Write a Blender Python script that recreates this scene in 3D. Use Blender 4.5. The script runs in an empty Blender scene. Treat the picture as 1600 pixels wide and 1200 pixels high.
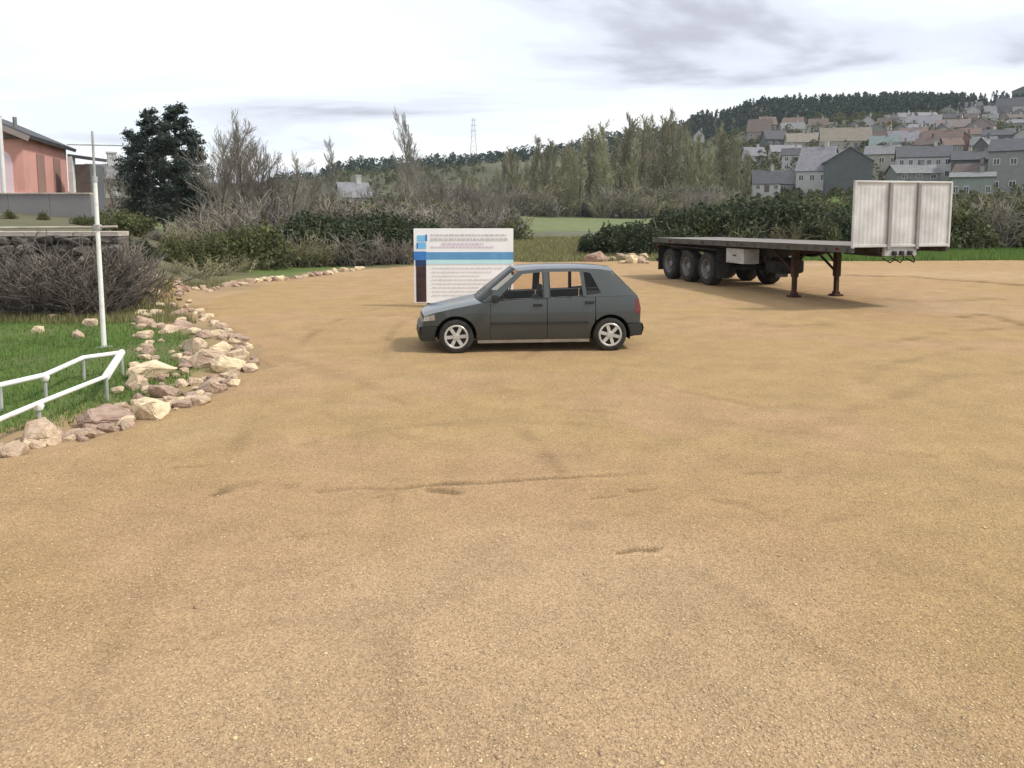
import bpy, bmesh, math, random
import numpy as np
from mathutils import Vector, Matrix, geometry
R = math.radians
S = bpy.context.scene
COL = S.collection
# ------------------------------------------------------------------ camera
CAMZ, FPX, PITCH, YC = 2.28, 1256.0, R(6.0), 462.0
cd = bpy.data.cameras.new('camera'); cam = bpy.data.objects.new('camera', cd); COL.objects.link(cam)
cam.location = (0, 0, CAMZ); cam.rotation_euler = (R(90) - PITCH, 0, 0)
cd.sensor_width = 36; cd.lens = 36 * FPX / 1600; cd.shift_y = -(600 - YC) / 1600
cd.clip_start = 0.05; cd.clip_end = 4000
S.camera = cam
# ------------------------------------------------------------------ world / sun / exposure
SUN_EL, SUN_AZ = R(48), R(104)           # azimuth clockwise from +Y (north)
W = bpy.data.worlds.new('World'); S.world = W; W.use_nodes = True
wn = W.node_tree.nodes; wl = W.node_tree.links; wn.clear()
def N(nt, typ, **kw):
    n = nt.nodes.new(typ)
    for k, v in kw.items():
        if k.startswith('i_'):
            n.inputs[int(k[2:])].default_value = v
        else: setattr(n, k, v)
    return n
def build_world():
    nt = W.node_tree
    out = N(nt, 'ShaderNodeOutputWorld')
    sky = N(nt, 'ShaderNodeTexSky', sky_type='NISHITA', sun_disc=False, sun_elevation=SUN_EL, sun_rotation=SUN_AZ)
    b1 = N(nt, 'ShaderNodeBackground'); b1.inputs[1].default_value = 0.12
    wl.new(sky.outputs[0], b1.inputs[0])
    tc = N(nt, 'ShaderNodeTexCoord'); sep = N(nt, 'ShaderNodeSeparateXYZ'); wl.new(tc.outputs['Generated'], sep.inputs[0])
    az = N(nt, 'ShaderNodeMath', operation='ABSOLUTE'); wl.new(sep.outputs[2], az.inputs[0])
    ad = N(nt, 'ShaderNodeMath', operation='ADD', i_1=0.09); wl.new(az.outputs[0], ad.inputs[0])
    cx = N(nt, 'ShaderNodeMath', operation='DIVIDE'); wl.new(sep.outputs[0], cx.inputs[0]); wl.new(ad.outputs[0], cx.inputs[1])
    cy = N(nt, 'ShaderNodeMath', operation='DIVIDE'); wl.new(sep.outputs[1], cy.inputs[0]); wl.new(ad.outputs[0], cy.inputs[1])
    cb = N(nt, 'ShaderNodeCombineXYZ'); wl.new(cx.outputs[0], cb.inputs[0]); wl.new(cy.outputs[0], cb.inputs[1])
    mp = N(nt, 'ShaderNodeMapping'); mp.inputs['Location'].default_value = (5.2, 1.7, 0); mp.inputs['Scale'].default_value = (0.42, 0.62, 1)
    wl.new(cb.outputs[0], mp.inputs[0])
    n1 = N(nt, 'ShaderNodeTexNoise'); n1.inputs['Scale'].default_value = 1.0; n1.inputs['Detail'].default_value = 7; n1.inputs['Roughness'].default_value = 0.52
    n1.inputs['Distortion'].default_value = 0.35
    wl.new(mp.outputs[0], n1.inputs[0])
    rp = N(nt, 'ShaderNodeValToRGB'); cr = rp.color_ramp; cr.interpolation = 'EASE'
    cr.elements[0].position = 0.325; cr.elements[0].color = (0.50, 0.50, 0.58, 1)
    cr.elements[1].position = 0.56; cr.elements[1].color = (0.99, 1.0, 1.0, 1)
    e = cr.elements.new(0.40); e.color = (0.77, 0.80, 0.89, 1)
    e = cr.elements.new(0.452); e.color = (0.87, 0.935, 1.0, 1)
    wl.new(n1.outputs[0], rp.inputs[0])
    b2 = N(nt, 'ShaderNodeBackground'); b2.inputs[1].default_value = 0.90; wl.new(rp.outputs[0], b2.inputs[0])
    mx = N(nt, 'ShaderNodeMixShader', i_0=0.9); wl.new(b1.outputs[0], mx.inputs[1]); wl.new(b2.outputs[0], mx.inputs[2])
    wl.new(mx.outputs[0], out.inputs[0])
build_world()
sd = bpy.data.lights.new('sun', 'SUN'); sun = bpy.data.objects.new('sun', sd); COL.objects.link(sun)
sd.energy = 2.5; sd.angle = R(7); sd.color = (1.0, 0.95, 0.87)
sdir = Vector((math.sin(SUN_AZ) * math.cos(SUN_EL), math.cos(SUN_AZ) * math.cos(SUN_EL), math.sin(SUN_EL)))
sun.rotation_euler = sdir.to_track_quat('Z', 'Y').to_euler(); sun.location = sdir * 60
S.view_settings.view_transform = 'Standard'; S.view_settings.look = 'None'
S.view_settings.exposure = 0.42; S.view_settings.gamma = 1.0; S.view_settings.use_curve_mapping = False
S.render.engine = 'CYCLES'; S.cycles.use_denoising = True
S.cycles.max_bounces = 6; S.cycles.transparent_max_bounces = 12
# ------------------------------------------------------------------ projection helpers (photo pixel -> place)
cp, sp_ = math.cos(PITCH), math.sin(PITCH)
def ray(px, py):
    a = (px - 800) / FPX; b = -(py - YC) / FPX
    return Vector((a, cp + b * sp_, -sp_ + b * cp))
def at(px, py, Y):
    d = ray(px, py); k = Y / d.y
    return Vector((d.x * k, Y, CAMZ + d.z * k))
def G(px, py, z=0.0):
    d = ray(px, py); k = (z - CAMZ) / d.z
    return Vector((d.x * k, d.y * k, z))
# ------------------------------------------------------------------ mesh helpers
class MB:
    def __init__(s): s.v = []; s.f = []
    def add(s, vs, fs):
        o = len(s.v); s.v.extend([tuple(p) for p in vs]); s.f.extend([tuple(i + o for i in f) for f in fs]); return s
    def box(s, c, d, rot=None):
        hx, hy, hz = d[0] / 2, d[1] / 2, d[2] / 2
        vs = [Vector((x, y, z)) for z in (-hz, hz) for x, y in ((-hx, -hy), (hx, -hy), (hx, hy), (-hx, hy))]
        if rot is not None: vs = [rot @ v for v in vs]
        c = Vector(c)
        return s.add([v + c for v in vs], [(0, 3, 2, 1), (4, 5, 6, 7), (0, 1, 5, 4), (1, 2, 6, 5), (2, 3, 7, 6), (3, 0, 4, 7)])
    def bar(s, p0, p1, w, h):
        p0, p1 = Vector(p0), Vector(p1); d = p1 - p0
        q = d.to_track_quat('Y', 'Z').to_matrix()
        return s.box((p0 + p1) / 2, (w, d.length, h), q)
    def tube(s, pts, rad, n=8, cap=True):
        pts = [Vector(p) for p in pts]; m = len(pts)
        if not hasattr(rad, '__len__'): rad = [rad] * m
        vs = []; fs = []; ref = None
        for i, p in enumerate(pts):
            d = (pts[min(i + 1, m - 1)] - pts[max(i - 1, 0)]).normalized()
            if ref is None: ref = Vector((1, 0, 0)) if abs(d.x) < 0.8 else Vector((0, 1, 0))
            u = (ref - d * ref.dot(d)).normalized(); w = d.cross(u); ref = u
            for k in range(n):
                a = 2 * math.pi * k / n
                vs.append(p + (u * math.cos(a) + w * math.sin(a)) * rad[i])
        for i in range(m - 1):
            for k in range(n):
                k2 = (k + 1) % n
                fs.append((i * n + k, i * n + k2, (i + 1) * n + k2, (i + 1) * n + k))
        if cap:
            fs.append(tuple(range(n - 1, -1, -1))); fs.append(tuple((m - 1) * n + k for k in range(n)))
        return s.add(vs, fs)
    def lathe(s, prof, n=28, axis='Y'):       # prof: (radius, along-axis)
        vs = []; fs = []; m = len(prof)
        for r, h in prof:
            for k in range(n):
                a = 2 * math.pi * k / n
                x, z = r * math.cos(a), r * math.sin(a)
                vs.append((x, h, z) if axis == 'Y' else (x, z, h))
        for i in range(m - 1):
            for k in range(n):
                k2 = (k + 1) % n
                fs.append((i * n + k, (i + 1) * n + k, (i + 1) * n + k2, i * n + k2))
        return s.add(vs, fs)
    def prism(s, poly, y0, y1):               # poly in (x,z), extruded along y
        n = len(poly)
        vs = [(x, y0, z) for x, z in poly] + [(x, y1, z) for x, z in poly]
        fs = [tuple(range(n)), tuple(range(2 * n - 1, n - 1, -1))]
        for i in range(n):
            j = (i + 1) % n; fs.append((i, i + n, j + n, j))
        return s.add(vs, fs)
    def mesh(s, name, mat=None, smooth=False, bevel=0.0, fix=True):
        me = bpy.data.meshes.new(name); me.from_pydata(s.v, [], s.f)
        if fix or bevel:
            bm = bmesh.new(); bm.from_mesh(me)
            if bevel:
                es = [e for e in bm.edges if len(e.link_faces) == 2 and e.calc_face_angle(0) > 0.6]
                if es: bmesh.ops.bevel(bm, geom=es, offset=bevel, segments=2, affect='EDGES', profile=0.6)
            if fix: bmesh.ops.recalc_face_normals(bm, faces=bm.faces)
            bm.to_mesh(me); bm.free()
        if mat: me.materials.append(mat)
        if smooth: smooth_by_angle(me, 0.7 if smooth is True else smooth)
        return me
def smooth_by_angle(me, ang):
    bm = bmesh.new(); bm.from_mesh(me)
    for f in bm.faces: f.smooth = True
    for e in bm.edges:
        if len(e.link_faces) == 2 and e.calc_face_angle(0) > ang: e.smooth = False
    bm.to_mesh(me); bm.free()
def link(name, data, parent=None, loc=(0, 0, 0), rz=0.0):
    o = bpy.data.objects.new(name, data); COL.objects.link(o)
    o.location = loc; o.rotation_euler = (0, 0, rz) if not hasattr(rz, '__len__') else rz
    if parent is not None: o.parent = parent
    return o
def tag(o, label=None, cat=None, group=None, kind=None):
    if label: o['label'] = label
    if cat: o['category'] = cat
    if group: o['group'] = group
    if kind: o['kind'] = kind
    return o
def thing(name, label, cat, loc=(0, 0, 0), rz=0.0, group=None):
    o = link(name, None, None, loc, rz); o.empty_display_size = 0.2
    return tag(o, label, cat, group)
def np_mesh(name, verts, faces, mat=None, attr=None, smooth=False):
    """verts (n,3) float, faces (m,k) int, attr: dict name -> (n,4) colours"""
    me = bpy.data.meshes.new(name); verts = np.asarray(verts, np.float32); faces = np.asarray(faces, np.int32)
    n, (m, k) = len(verts), faces.shape
    me.vertices.add(n); me.vertices.foreach_set('co', verts.ravel())
    me.loops.add(m * k); me.loops.foreach_set('vertex_index', faces.ravel())
    me.polygons.add(m); me.polygons.foreach_set('loop_start', np.arange(0, m * k, k, dtype=np.int32))
    if smooth: me.polygons.foreach_set('use_smooth', np.ones(m, bool))
    me.update(calc_edges=True)
    if attr:
        for an, col in attr.items():
            a = me.color_attributes.new(an, 'FLOAT_COLOR', 'POINT'); a.data.foreach_set('color', np.asarray(col, np.float32).ravel())
    if mat: me.materials.append(mat)
    return me
# smooth value noise in numpy
def vnoise(x, y, seed=0):
    rs = np.random.RandomState(seed); T = rs.rand(256, 256)
    xi = np.floor(x).astype(int); yi = np.floor(y).astype(int); fx = x - xi; fy = y - yi
    fx = fx * fx * (3 - 2 * fx); fy = fy * fy * (3 - 2 * fy)
    g = lambda a, b: T[a & 255, b & 255]
    return (g(xi, yi) * (1 - fx) + g(xi + 1, yi) * fx) * (1 - fy) + (g(xi, yi + 1) * (1 - fx) + g(xi + 1, yi + 1) * fx) * fy - 0.5
def fbm(x, y, seed=0, oct=4):
    s = 0; a = 1.0
    for i in range(oct): s = s + a * vnoise(x * 2 ** i, y * 2 ** i, seed + i); a *= 0.5
    return s
def sstep(a, b, x):
    t = np.clip((x - a) / (b - a), 0, 1); return t * t * (3 - 2 * t)
# ------------------------------------------------------------------ materials
def mat(name, c1, c2=None, scale=4.0, rough=0.8, bump=0.0, bscale=None, metal=0.0, coat=0.0, detail=4, rnd=0.0, ramp=(0.35, 0.65), spec=0.3, island=0.0):
    m = bpy.data.materials.new(name); m.use_nodes = True; nt = m.node_tree; L = nt.links
    b = nt.nodes['Principled BSDF']; b.inputs['Roughness'].default_value = rough; b.inputs['Metallic'].default_value = metal
    b.inputs['Coat Weight'].default_value = coat; b.inputs['Specular IOR Level'].default_value = spec
    c2 = c2 or tuple(x * 0.8 for x in c1)
    tc = N(nt, 'ShaderNodeTexCoord')
    nz = N(nt, 'ShaderNodeTexNoise'); nz.inputs['Scale'].default_value = scale; nz.inputs['Detail'].default_value = detail
    L.new(tc.outputs['Object'], nz.inputs[0])
    rp = N(nt, 'ShaderNodeValToRGB'); rp.color_ramp.elements[0].position = ramp[0]; rp.color_ramp.elements[1].position = ramp[1]
    rp.color_ramp.elements[0].color = (*c1, 1); rp.color_ramp.elements[1].color = (*c2, 1)
    L.new(nz.outputs[0], rp.inputs[0])
    src = rp.outputs[0]
    if rnd or island:
        hv = N(nt, 'ShaderNodeHueSaturation')
        if island: g = N(nt, 'ShaderNodeNewGeometry').outputs['Random Per Island']; amt = island
        else: g = N(nt, 'ShaderNodeObjectInfo').outputs['Random']; amt = rnd
        mr = N(nt, 'ShaderNodeMapRange'); mr.inputs[3].default_value = 1 - amt; mr.inputs[4].default_value = 1 + amt
        L.new(g, mr.inputs[0]); L.new(mr.outputs[0], hv.inputs['Value'])
        mr2 = N(nt, 'ShaderNodeMapRange'); mr2.inputs[3].default_value = 0.5 - amt * 0.06; mr2.inputs[4].default_value = 0.5 + amt * 0.06
        L.new(g, mr2.inputs[0]); L.new(mr2.outputs[0], hv.inputs['Hue'])
        L.new(src, hv.inputs['Color']); src = hv.outputs[0]
    L.new(src, b.inputs['Base Color'])
    if bump:
        nb = N(nt, 'ShaderNodeTexNoise'); nb.inputs['Scale'].default_value = bscale or scale * 4; nb.inputs['Detail'].default_value = 6
        L.new(tc.outputs['Object'], nb.inputs[0])
        bp = N(nt, 'ShaderNodeBump'); bp.inputs['Strength'].default_value = bump; bp.inputs['Distance'].default_value = 0.02
        L.new(nb.outputs[0], bp.inputs['Height']); L.new(bp.outputs[0], b.inputs['Normal'])
    return m
def leafmat(name, c1, c2, rough=0.75, rnd=0.2, trans=0.25):
    m = mat(name, c1, c2, scale=1.6, rough=rough, island=rnd)
    nt = m.node_tree; b = nt.nodes['Principled BSDF']; out = nt.nodes['Material Output']
    src = b.inputs['Base Color'].links[0].from_socket
    tr = N(nt, 'ShaderNodeBsdfTranslucent'); nt.links.new(src, tr.inputs[0])
    mx = N(nt, 'ShaderNodeMixShader', i_0=trans); nt.links.new(b.outputs[0], mx.inputs[1]); nt.links.new(tr.outputs[0], mx.inputs[2])
    nt.links.new(mx.outputs[0], out.inputs[0])
    return m
def glassmat(name, tint=(0.82, 0.84, 0.83), ior=1.22, rough=0.02):
    m = bpy.data.materials.new(name); m.use_nodes = True; nt = m.node_tree; nt.nodes.remove(nt.nodes['Principled BSDF'])
    out = nt.nodes['Material Output']
    t = N(nt, 'ShaderNodeBsdfTransparent'); t.inputs[0].default_value = (*tint, 1)
    g = N(nt, 'ShaderNodeBsdfGlossy'); g.inputs[0].default_value = (0.95, 0.95, 0.95, 1); g.inputs['Roughness'].default_value = rough
    fr = N(nt, 'ShaderNodeFresnel', i_0=ior)
    mx = N(nt, 'ShaderNodeMixShader'); nt.links.new(fr.outputs[0], mx.inputs[0])
    nt.links.new(t.outputs[0], mx.inputs[1]); nt.links.new(g.outputs[0], mx.inputs[2]); nt.links.new(mx.outputs[0], out.inputs[0])
    return m
M = {}
M['stone'] = mat('pale_stone', (0.58, 0.45, 0.325), (0.40, 0.285, 0.20), scale=5, rough=0.9, bump=0.8, bscale=16, rnd=0.38, detail=8)
M['stone_grey'] = mat('grey_stone', (0.20, 0.175, 0.16), (0.085, 0.08, 0.065), scale=6, rough=0.95, bump=0.7, bscale=20, rnd=0.35)
M['coping'] = mat('coping_stone', (0.47, 0.41, 0.36), (0.34, 0.29, 0.25), scale=3, rough=0.9, bump=0.4)
M['mortar'] = mat('mortar', (0.13, 0.12, 0.10), (0.08, 0.075, 0.06), scale=8, rough=1, bump=0.4)
M['white_paint'] = mat('white_metal_paint', (0.76, 0.76, 0.72), (0.46, 0.43, 0.36), scale=5, rough=0.55, bump=0.1, ramp=(0.52, 0.80), detail=9)
M['wood_weather'] = mat('weathered_deck_wood', (0.30, 0.27, 0.25), (0.20, 0.18, 0.165), scale=3, rough=0.85, bump=0.4, bscale=30, rnd=0.22)
M['rust'] = mat('rusty_leg_steel', (0.075, 0.034, 0.020), (0.035, 0.020, 0.014), scale=8, rough=0.85, bump=0.3)
M['black_steel'] = mat('dirty_black_steel', (0.028, 0.026, 0.025), (0.05, 0.042, 0.035), scale=5, rough=0.7, bump=0.15)
M['rail_steel'] = mat('side_rail_steel', (0.09, 0.088, 0.075), (0.055, 0.05, 0.042), scale=4, rough=0.65, bump=0.15)
M['rubber'] = mat('tyre_rubber', (0.018, 0.018, 0.019), (0.04, 0.036, 0.03), scale=9, rough=0.85, bump=0.2)
M['alu'] = mat('dull_aluminium_sheet', (0.62, 0.615, 0.60), (0.46, 0.45, 0.435), scale=2.2, rough=0.55, bump=0.08, metal=0.1, detail=8)
M['alu_post'] = mat('headboard_post_steel', (0.30, 0.28, 0.275), (0.24, 0.22, 0.215), scale=4, rough=0.6)
M['box_grey'] = mat('toolbox_grey_sheet', (0.42, 0.42, 0.41), (0.30, 0.30, 0.29), scale=4, rough=0.55, bump=0.1)
M['rim_silver'] = mat('rim_silver', (0.56, 0.55, 0.52), (0.44, 0.43, 0.40), scale=8, rough=0.4, metal=0.35)
M['rim_dirty'] = mat('dusty_steel_rim', (0.22, 0.22, 0.21), (0.13, 0.12, 0.11), scale=6, rough=0.7)
M['paint'] = mat('dark_grey_car_paint', (0.052, 0.060, 0.060), (0.046, 0.053, 0.053), scale=1.5, rough=0.30, coat=0.5, metal=0.25, spec=0.5)
M['black_plastic'] = mat('black_plastic', (0.022, 0.022, 0.022), (0.03, 0.03, 0.029), scale=10, rough=0.6)
M['bumper'] = mat('bumper_plastic', (0.042, 0.045, 0.045), (0.034, 0.036, 0.036), scale=5, rough=0.5)
M['sill'] = mat('pale_sill_trim', (0.40, 0.36, 0.31), (0.28, 0.25, 0.21), scale=4, rough=0.7)  # pale grey lower sill strip, reflected ground tone put into its colour
M['seat'] = mat('grey_seat_cloth', (0.10, 0.095, 0.09), (0.07, 0.066, 0.064), scale=20, rough=0.95)
M['lamp_clear'] = mat('headlamp_lens', (0.45, 0.47, 0.48), (0.30, 0.32, 0.33), scale=14, rough=0.12, coat=0.8)
M['lamp_amber'] = mat('amber_lens', (0.36, 0.30, 0.24), (0.30, 0.24, 0.19), scale=14, rough=0.2, coat=0.5)
M['lamp_red'] = mat('red_tail_lens', (0.16, 0.022, 0.02), (0.11, 0.015, 0.015), scale=14, rough=0.2, coat=0.6)
M['glass'] = glassmat('car_window_glass', (0.97, 0.945, 0.92)); M['glass_dark'] = glassmat('tinted_windscreen_glass', (0.50, 0.53, 0.52), ior=1.12)
M['board'] = mat('white_sign_board', (0.89, 0.89, 0.90), (0.84, 0.84, 0.85), scale=2, rough=0.5)
M['blue'] = mat('blue_print', (0.05, 0.20, 0.55), (0.045, 0.17, 0.48), scale=5, rough=0.5)
M['steel_blue'] = mat('steel_blue_print', (0.14, 0.33, 0.58), (0.11, 0.29, 0.52), scale=5, rough=0.5)
M['cyan'] = mat('pale_cyan_print', (0.52, 0.78, 0.84), (0.48, 0.74, 0.80), scale=5, rough=0.5)
M['sky_blue'] = mat('light_blue_print', (0.22, 0.55, 0.82), (0.18, 0.48, 0.78), scale=5, rough=0.5)
M['navy'] = mat('navy_print', (0.02, 0.05, 0.14), (0.016, 0.04, 0.11), scale=5, rough=0.5)
M['maroon'] = mat('dark_photo_print', (0.070, 0.034, 0.032), (0.030, 0.020, 0.022), scale=5, rough=0.5, detail=6)
M['ink'] = mat('grey_ink', (0.56, 0.55, 0.55), (0.62, 0.61, 0.60), scale=6, rough=0.6)
M['ink_pink'] = mat('pink_ink', (0.68, 0.56, 0.68), (0.72, 0.6, 0.70), scale=6, rough=0.6)
M['ink_tan'] = mat('tan_ink', (0.70, 0.65, 0.60), (0.74, 0.69, 0.64), scale=6, rough=0.6)
M['bark'] = mat('grey_bark', (0.13, 0.115, 0.095), (0.085, 0.075, 0.062), scale=6, rough=0.95, bump=0.5, rnd=0.2)
M['twig'] = mat('grey_brown_twigs', (0.235, 0.21, 0.18), (0.165, 0.148, 0.125), scale=3, rough=0.95, rnd=0.2)
M['twig_olive'] = mat('olive_twigs', (0.29, 0.27, 0.165), (0.215, 0.195, 0.12), scale=3, rough=0.95, rnd=0.25)
M['twig_dark'] = mat('dark_bramble_twigs', (0.135, 0.115, 0.10), (0.085, 0.072, 0.062), scale=3, rough=0.95, rnd=0.25)
M['leaf_dark'] = leafmat('dark_evergreen_leaves', (0.066, 0.082, 0.040), (0.040, 0.054, 0.029), rnd=0.35)
M['leaf_olive'] = leafmat('olive_scrub_leaves', (0.115, 0.125, 0.048), (0.085, 0.088, 0.042), rnd=0.35)
M['leaf_bud'] = leafmat('spring_bud_leaves', (0.27, 0.285, 0.135), (0.205, 0.205, 0.105), rnd=0.3)
M['leaf_brown'] = leafmat('dry_brown_leaves', (0.15, 0.125, 0.085), (0.11, 0.095, 0.065), rnd=0.35)
M['leaf_mid'] = leafmat('mid_green_leaves', (0.105, 0.135, 0.045), (0.07, 0.09, 0.035), rnd=0.35)
M['needle'] = leafmat('pine_needles', (0.050, 0.066, 0.050), (0.030, 0.044, 0.038), rnd=0.35, trans=0.12)
M['needle_hill'] = leafmat('hill_pine_needles', (0.034, 0.060, 0.042), (0.022, 0.042, 0.034), rnd=0.3, trans=0.1)
M['grass'] = leafmat('grass_blades', (0.155, 0.245, 0.058), (0.115, 0.185, 0.044), rnd=0.4, trans=0.3)
M['drygrass'] = leafmat('dry_grass_blades', (0.26, 0.24, 0.11), (0.19, 0.18, 0.08), rnd=0.35, trans=0.3)
M['pebble'] = mat('loose_gravel', (0.50, 0.37, 0.225), (0.43, 0.305, 0.175), scale=30, rough=0.9, island=0.32)
M['pane'] = mat('dark_window_pane', (0.035, 0.04, 0.045), (0.05, 0.055, 0.06), scale=2, rough=0.12, spec=0.6)
M['frame'] = mat('white_window_frame', (0.68, 0.68, 0.66), (0.6, 0.6, 0.58), scale=4, rough=0.6)
def wallmat(n, c): M[n] = mat(n, c, tuple(x * 0.86 for x in c), scale=0.8, rough=0.9, bump=0.15, bscale=6, detail=6)
for n, c in dict(wall_white=(0.47, 0.465, 0.45), wall_cream=(0.40, 0.375, 0.32), wall_grey=(0.25, 0.25, 0.245), wall_dark=(0.125, 0.135, 0.14), wall_rose=(0.30, 0.25, 0.235),
                 wall_tan=(0.36, 0.29, 0.20), wall_green=(0.26, 0.285, 0.265), wall_lilac=(0.34, 0.335, 0.35), wall_salmon=(0.60, 0.315, 0.265), wall_pink=(0.74, 0.56, 0.60),
                 wall_brick=(0.30, 0.185, 0.155), wall_concrete=(0.235, 0.22, 0.225)).items(): wallmat(n, c)
def roofmat(n, c): M[n] = mat(n, c, tuple(x * 0.75 for x in c), scale=1.2, rough=0.8, bump=0.3, bscale=9, detail=6)
for n, c in dict(roof_slate=(0.095, 0.095, 0.105), roof_lilac=(0.225, 0.22, 0.24), roof_red=(0.175, 0.125, 0.108), roof_tan=(0.23, 0.20, 0.165), roof_brown=(0.15, 0.118, 0.105),
                 roof_rose=(0.19, 0.16, 0.152), roof_teal=(0.185, 0.23, 0.225), roof_grey=(0.20, 0.20, 0.205)).items(): roofmat(n, c)
def attr_ground(name, an, rough=0.95, bscale=(3, 40), bump=0.5, spk=0.0, rng=(0.70, 1.26)):
    m = bpy.data.materials.new(name); m.use_nodes = True; nt = m.node_tree; L = nt.links; b = nt.nodes['Principled BSDF']
    b.inputs['Roughness'].default_value = rough; b.inputs['Specular IOR Level'].default_value = 0.15
    at_ = N(nt, 'ShaderNodeAttribute', attribute_name=an); tc = N(nt, 'ShaderNodeTexCoord')
    hv = N(nt, 'ShaderNodeHueSaturation'); L.new(at_.outputs['Color'], hv.inputs['Color'])
    nz = N(nt, 'ShaderNodeTexNoise'); nz.inputs['Scale'].default_value = bscale[0]; nz.inputs['Detail'].default_value = 9; nz.inputs['Roughness'].default_value = 0.62
    L.new(tc.outputs['Object'], nz.inputs[0])
    mr = N(nt, 'ShaderNodeMapRange'); mr.inputs[1].default_value = 0.25; mr.inputs[2].default_value = 0.75; mr.inputs[3].default_value = rng[0]; mr.inputs[4].default_value = rng[1]
    L.new(nz.outputs[0], mr.inputs[0])
    val = mr.outputs[0]
    if spk:
        vo = N(nt, 'ShaderNodeTexVoronoi'); vo.inputs['Scale'].default_value = bscale[1] * 1.2; L.new(tc.outputs['Object'], vo.inputs[0])
        sx = N(nt, 'ShaderNodeSeparateColor'); L.new(vo.outputs['Color'], sx.inputs[0])
        m2 = N(nt, 'ShaderNodeMapRange'); m2.inputs[3].default_value = 1 - spk; m2.inputs[4].default_value = 1 + spk; L.new(sx.outputs[0], m2.inputs[0])
        mm = N(nt, 'ShaderNodeMath', operation='MULTIPLY'); L.new(val, mm.inputs[0]); L.new(m2.outputs[0], mm.inputs[1]); val = mm.outputs[0]
    L.new(val, hv.inputs['Value']); L.new(hv.outputs[0], b.inputs['Base Color'])
    nb = N(nt, 'ShaderNodeTexNoise'); nb.inputs['Scale'].default_value = bscale[1]; nb.inputs['Detail'].default_value = 5; L.new(tc.outputs['Object'], nb.inputs[0])
    bp = N(nt, 'ShaderNodeBump'); bp.inputs['Strength'].default_value = bump; bp.inputs['Distance'].default_value = 0.02
    L.new(nb.outputs[0], bp.inputs['Height']); L.new(bp.outputs[0], b.inputs['Normal'])
    return m
M['ground'] = attr_ground('ground_cover', 'cover', bscale=(0.35, 6))
M['lot'] = attr_ground('sandy_gravel', 'cover', bscale=(1.7, 70), bump=1.0, spk=0.24, rng=(0.86, 1.16))
# ================================================================== TERRAIN
# apparent skyline / slope profile of the valley, turned into heights: columns by bearing, rows by distance
T_PX = np.array([-900, 0, 120, 230, 330, 480, 560, 650, 740, 860, 1000, 1100, 1200, 1350, 1500, 1600, 2300], float)
T_D = np.array([0, 18.9, 19.7, 22, 30, 38, 45, 60, 100, 150, 200, 250, 300, 400, 500, 600, 800, 1500], float)
def tz(px, py, d): return at(px, py, d).z
def build_table():
    far = {  # bearing: apparent heights (photo rows) at 100,150,200,250,300,400,500,600,800
        330: (357, 345, 337, 330, 322, 308, 298, 291, 292), 480: (357, 345, 337, 328, 318, 300, 287, 279, 281), 560: (357, 345, 335, 325, 313, 287, 268, 258, 262),
        650: (358, 346, 336, 326, 312, 284, 265, 256, 260), 740: (358, 348, 340, 330, 316, 285, 262, 252, 256), 860: (358.5, 349, 344, 338, 325, 285, 255, 238, 244),
        1000: (358.5, 349, 344, 340, 326, 280, 240, 214, 222), 1100: (358, 347, 338, 327, 303, 252, 218, 193, 202), 1200: (353, 331, 304, 279, 255, 214, 186, 168, 178),
        1350: (346, 318, 286, 257, 234, 202, 176, 158, 170), 1500: (345, 316, 283, 254, 231, 200, 174, 158, 172), 1600: (345, 315, 282, 253, 230, 198, 172, 156, 172),
        2300: (345, 315, 282, 253, 230, 198, 172, 160, 172), 230: (358, 349, 342, 336, 329, 316, 306, 300, 300), 120: (352, 344, 338, 332, 326, 315, 306, 300, 300),
        0: (352, 344, 338, 332, 326, 315, 306, 300, 300), -900: (352, 344, 338, 332, 326, 315, 306, 300, 300)}
    near = {-900: (0, 0, 1.72, 1.8, 2.3, 2.9, 2.6, 1.6), 0: (0, 0, 1.72, 1.8, 2.3, 2.9, 2.6, 1.6), 120: (0, 0, 1.68, 1.75, 2.1, 2.6, 2.3, 1.4), 230: (0, 0, 0.5, 0.7, 1.2, 1.4, 1.2, 0.7),
            330: (0, 0, 0.05, 0.1, 0.25, 0.4, 0.4, 0.2)}
    Z = np.zeros((len(T_PX), len(T_D)))
    for i, p in enumerate(T_PX):
        p = int(p)
        Z[i, :8] = near.get(p, (0,) * 8)
        for j, py in enumerate(far[p]): Z[i, 8 + j] = tz(max(-200, min(p, 1800)), py, T_D[8 + j])
        Z[i, -1] = Z[i, -2] * 0.8
    return Z
T_Z = build_table()
def terrain(x, y):
    x = np.asarray(x, float); y = np.asarray(y, float)
    yy = np.maximum(y, 1.0); px = np.clip(800 + FPX * x / yy, -900, 2300); px = np.where(y < 8, 800, px)
    d = np.clip(y, 0, 1500)
    i = np.clip(np.searchsorted(T_PX, px) - 1, 0, len(T_PX) - 2); j = np.clip(np.searchsorted(T_D, d) - 1, 0, len(T_D) - 2)
    u = (px - T_PX[i]) / (T_PX[i + 1] - T_PX[i]); v = (d - T_D[j]) / (T_D[j + 1] - T_D[j])
    u = u * u * (3 - 2 * u)
    z = (T_Z[i, j] * (1 - u) + T_Z[i + 1, j] * u) * (1 - v) + (T_Z[i, j + 1] * (1 - u) + T_Z[i + 1, j + 1] * u) * v
    z = z + sstep(240, 420, y) * fbm(x * 0.012, y * 0.012, 5) * 5.0 + sstep(40, 120, y) * fbm(x * 0.05, y * 0.05, 9) * 0.35
    return z
def tz1(x, y): return float(terrain(np.array([x]), np.array([y]))[0])
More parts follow.
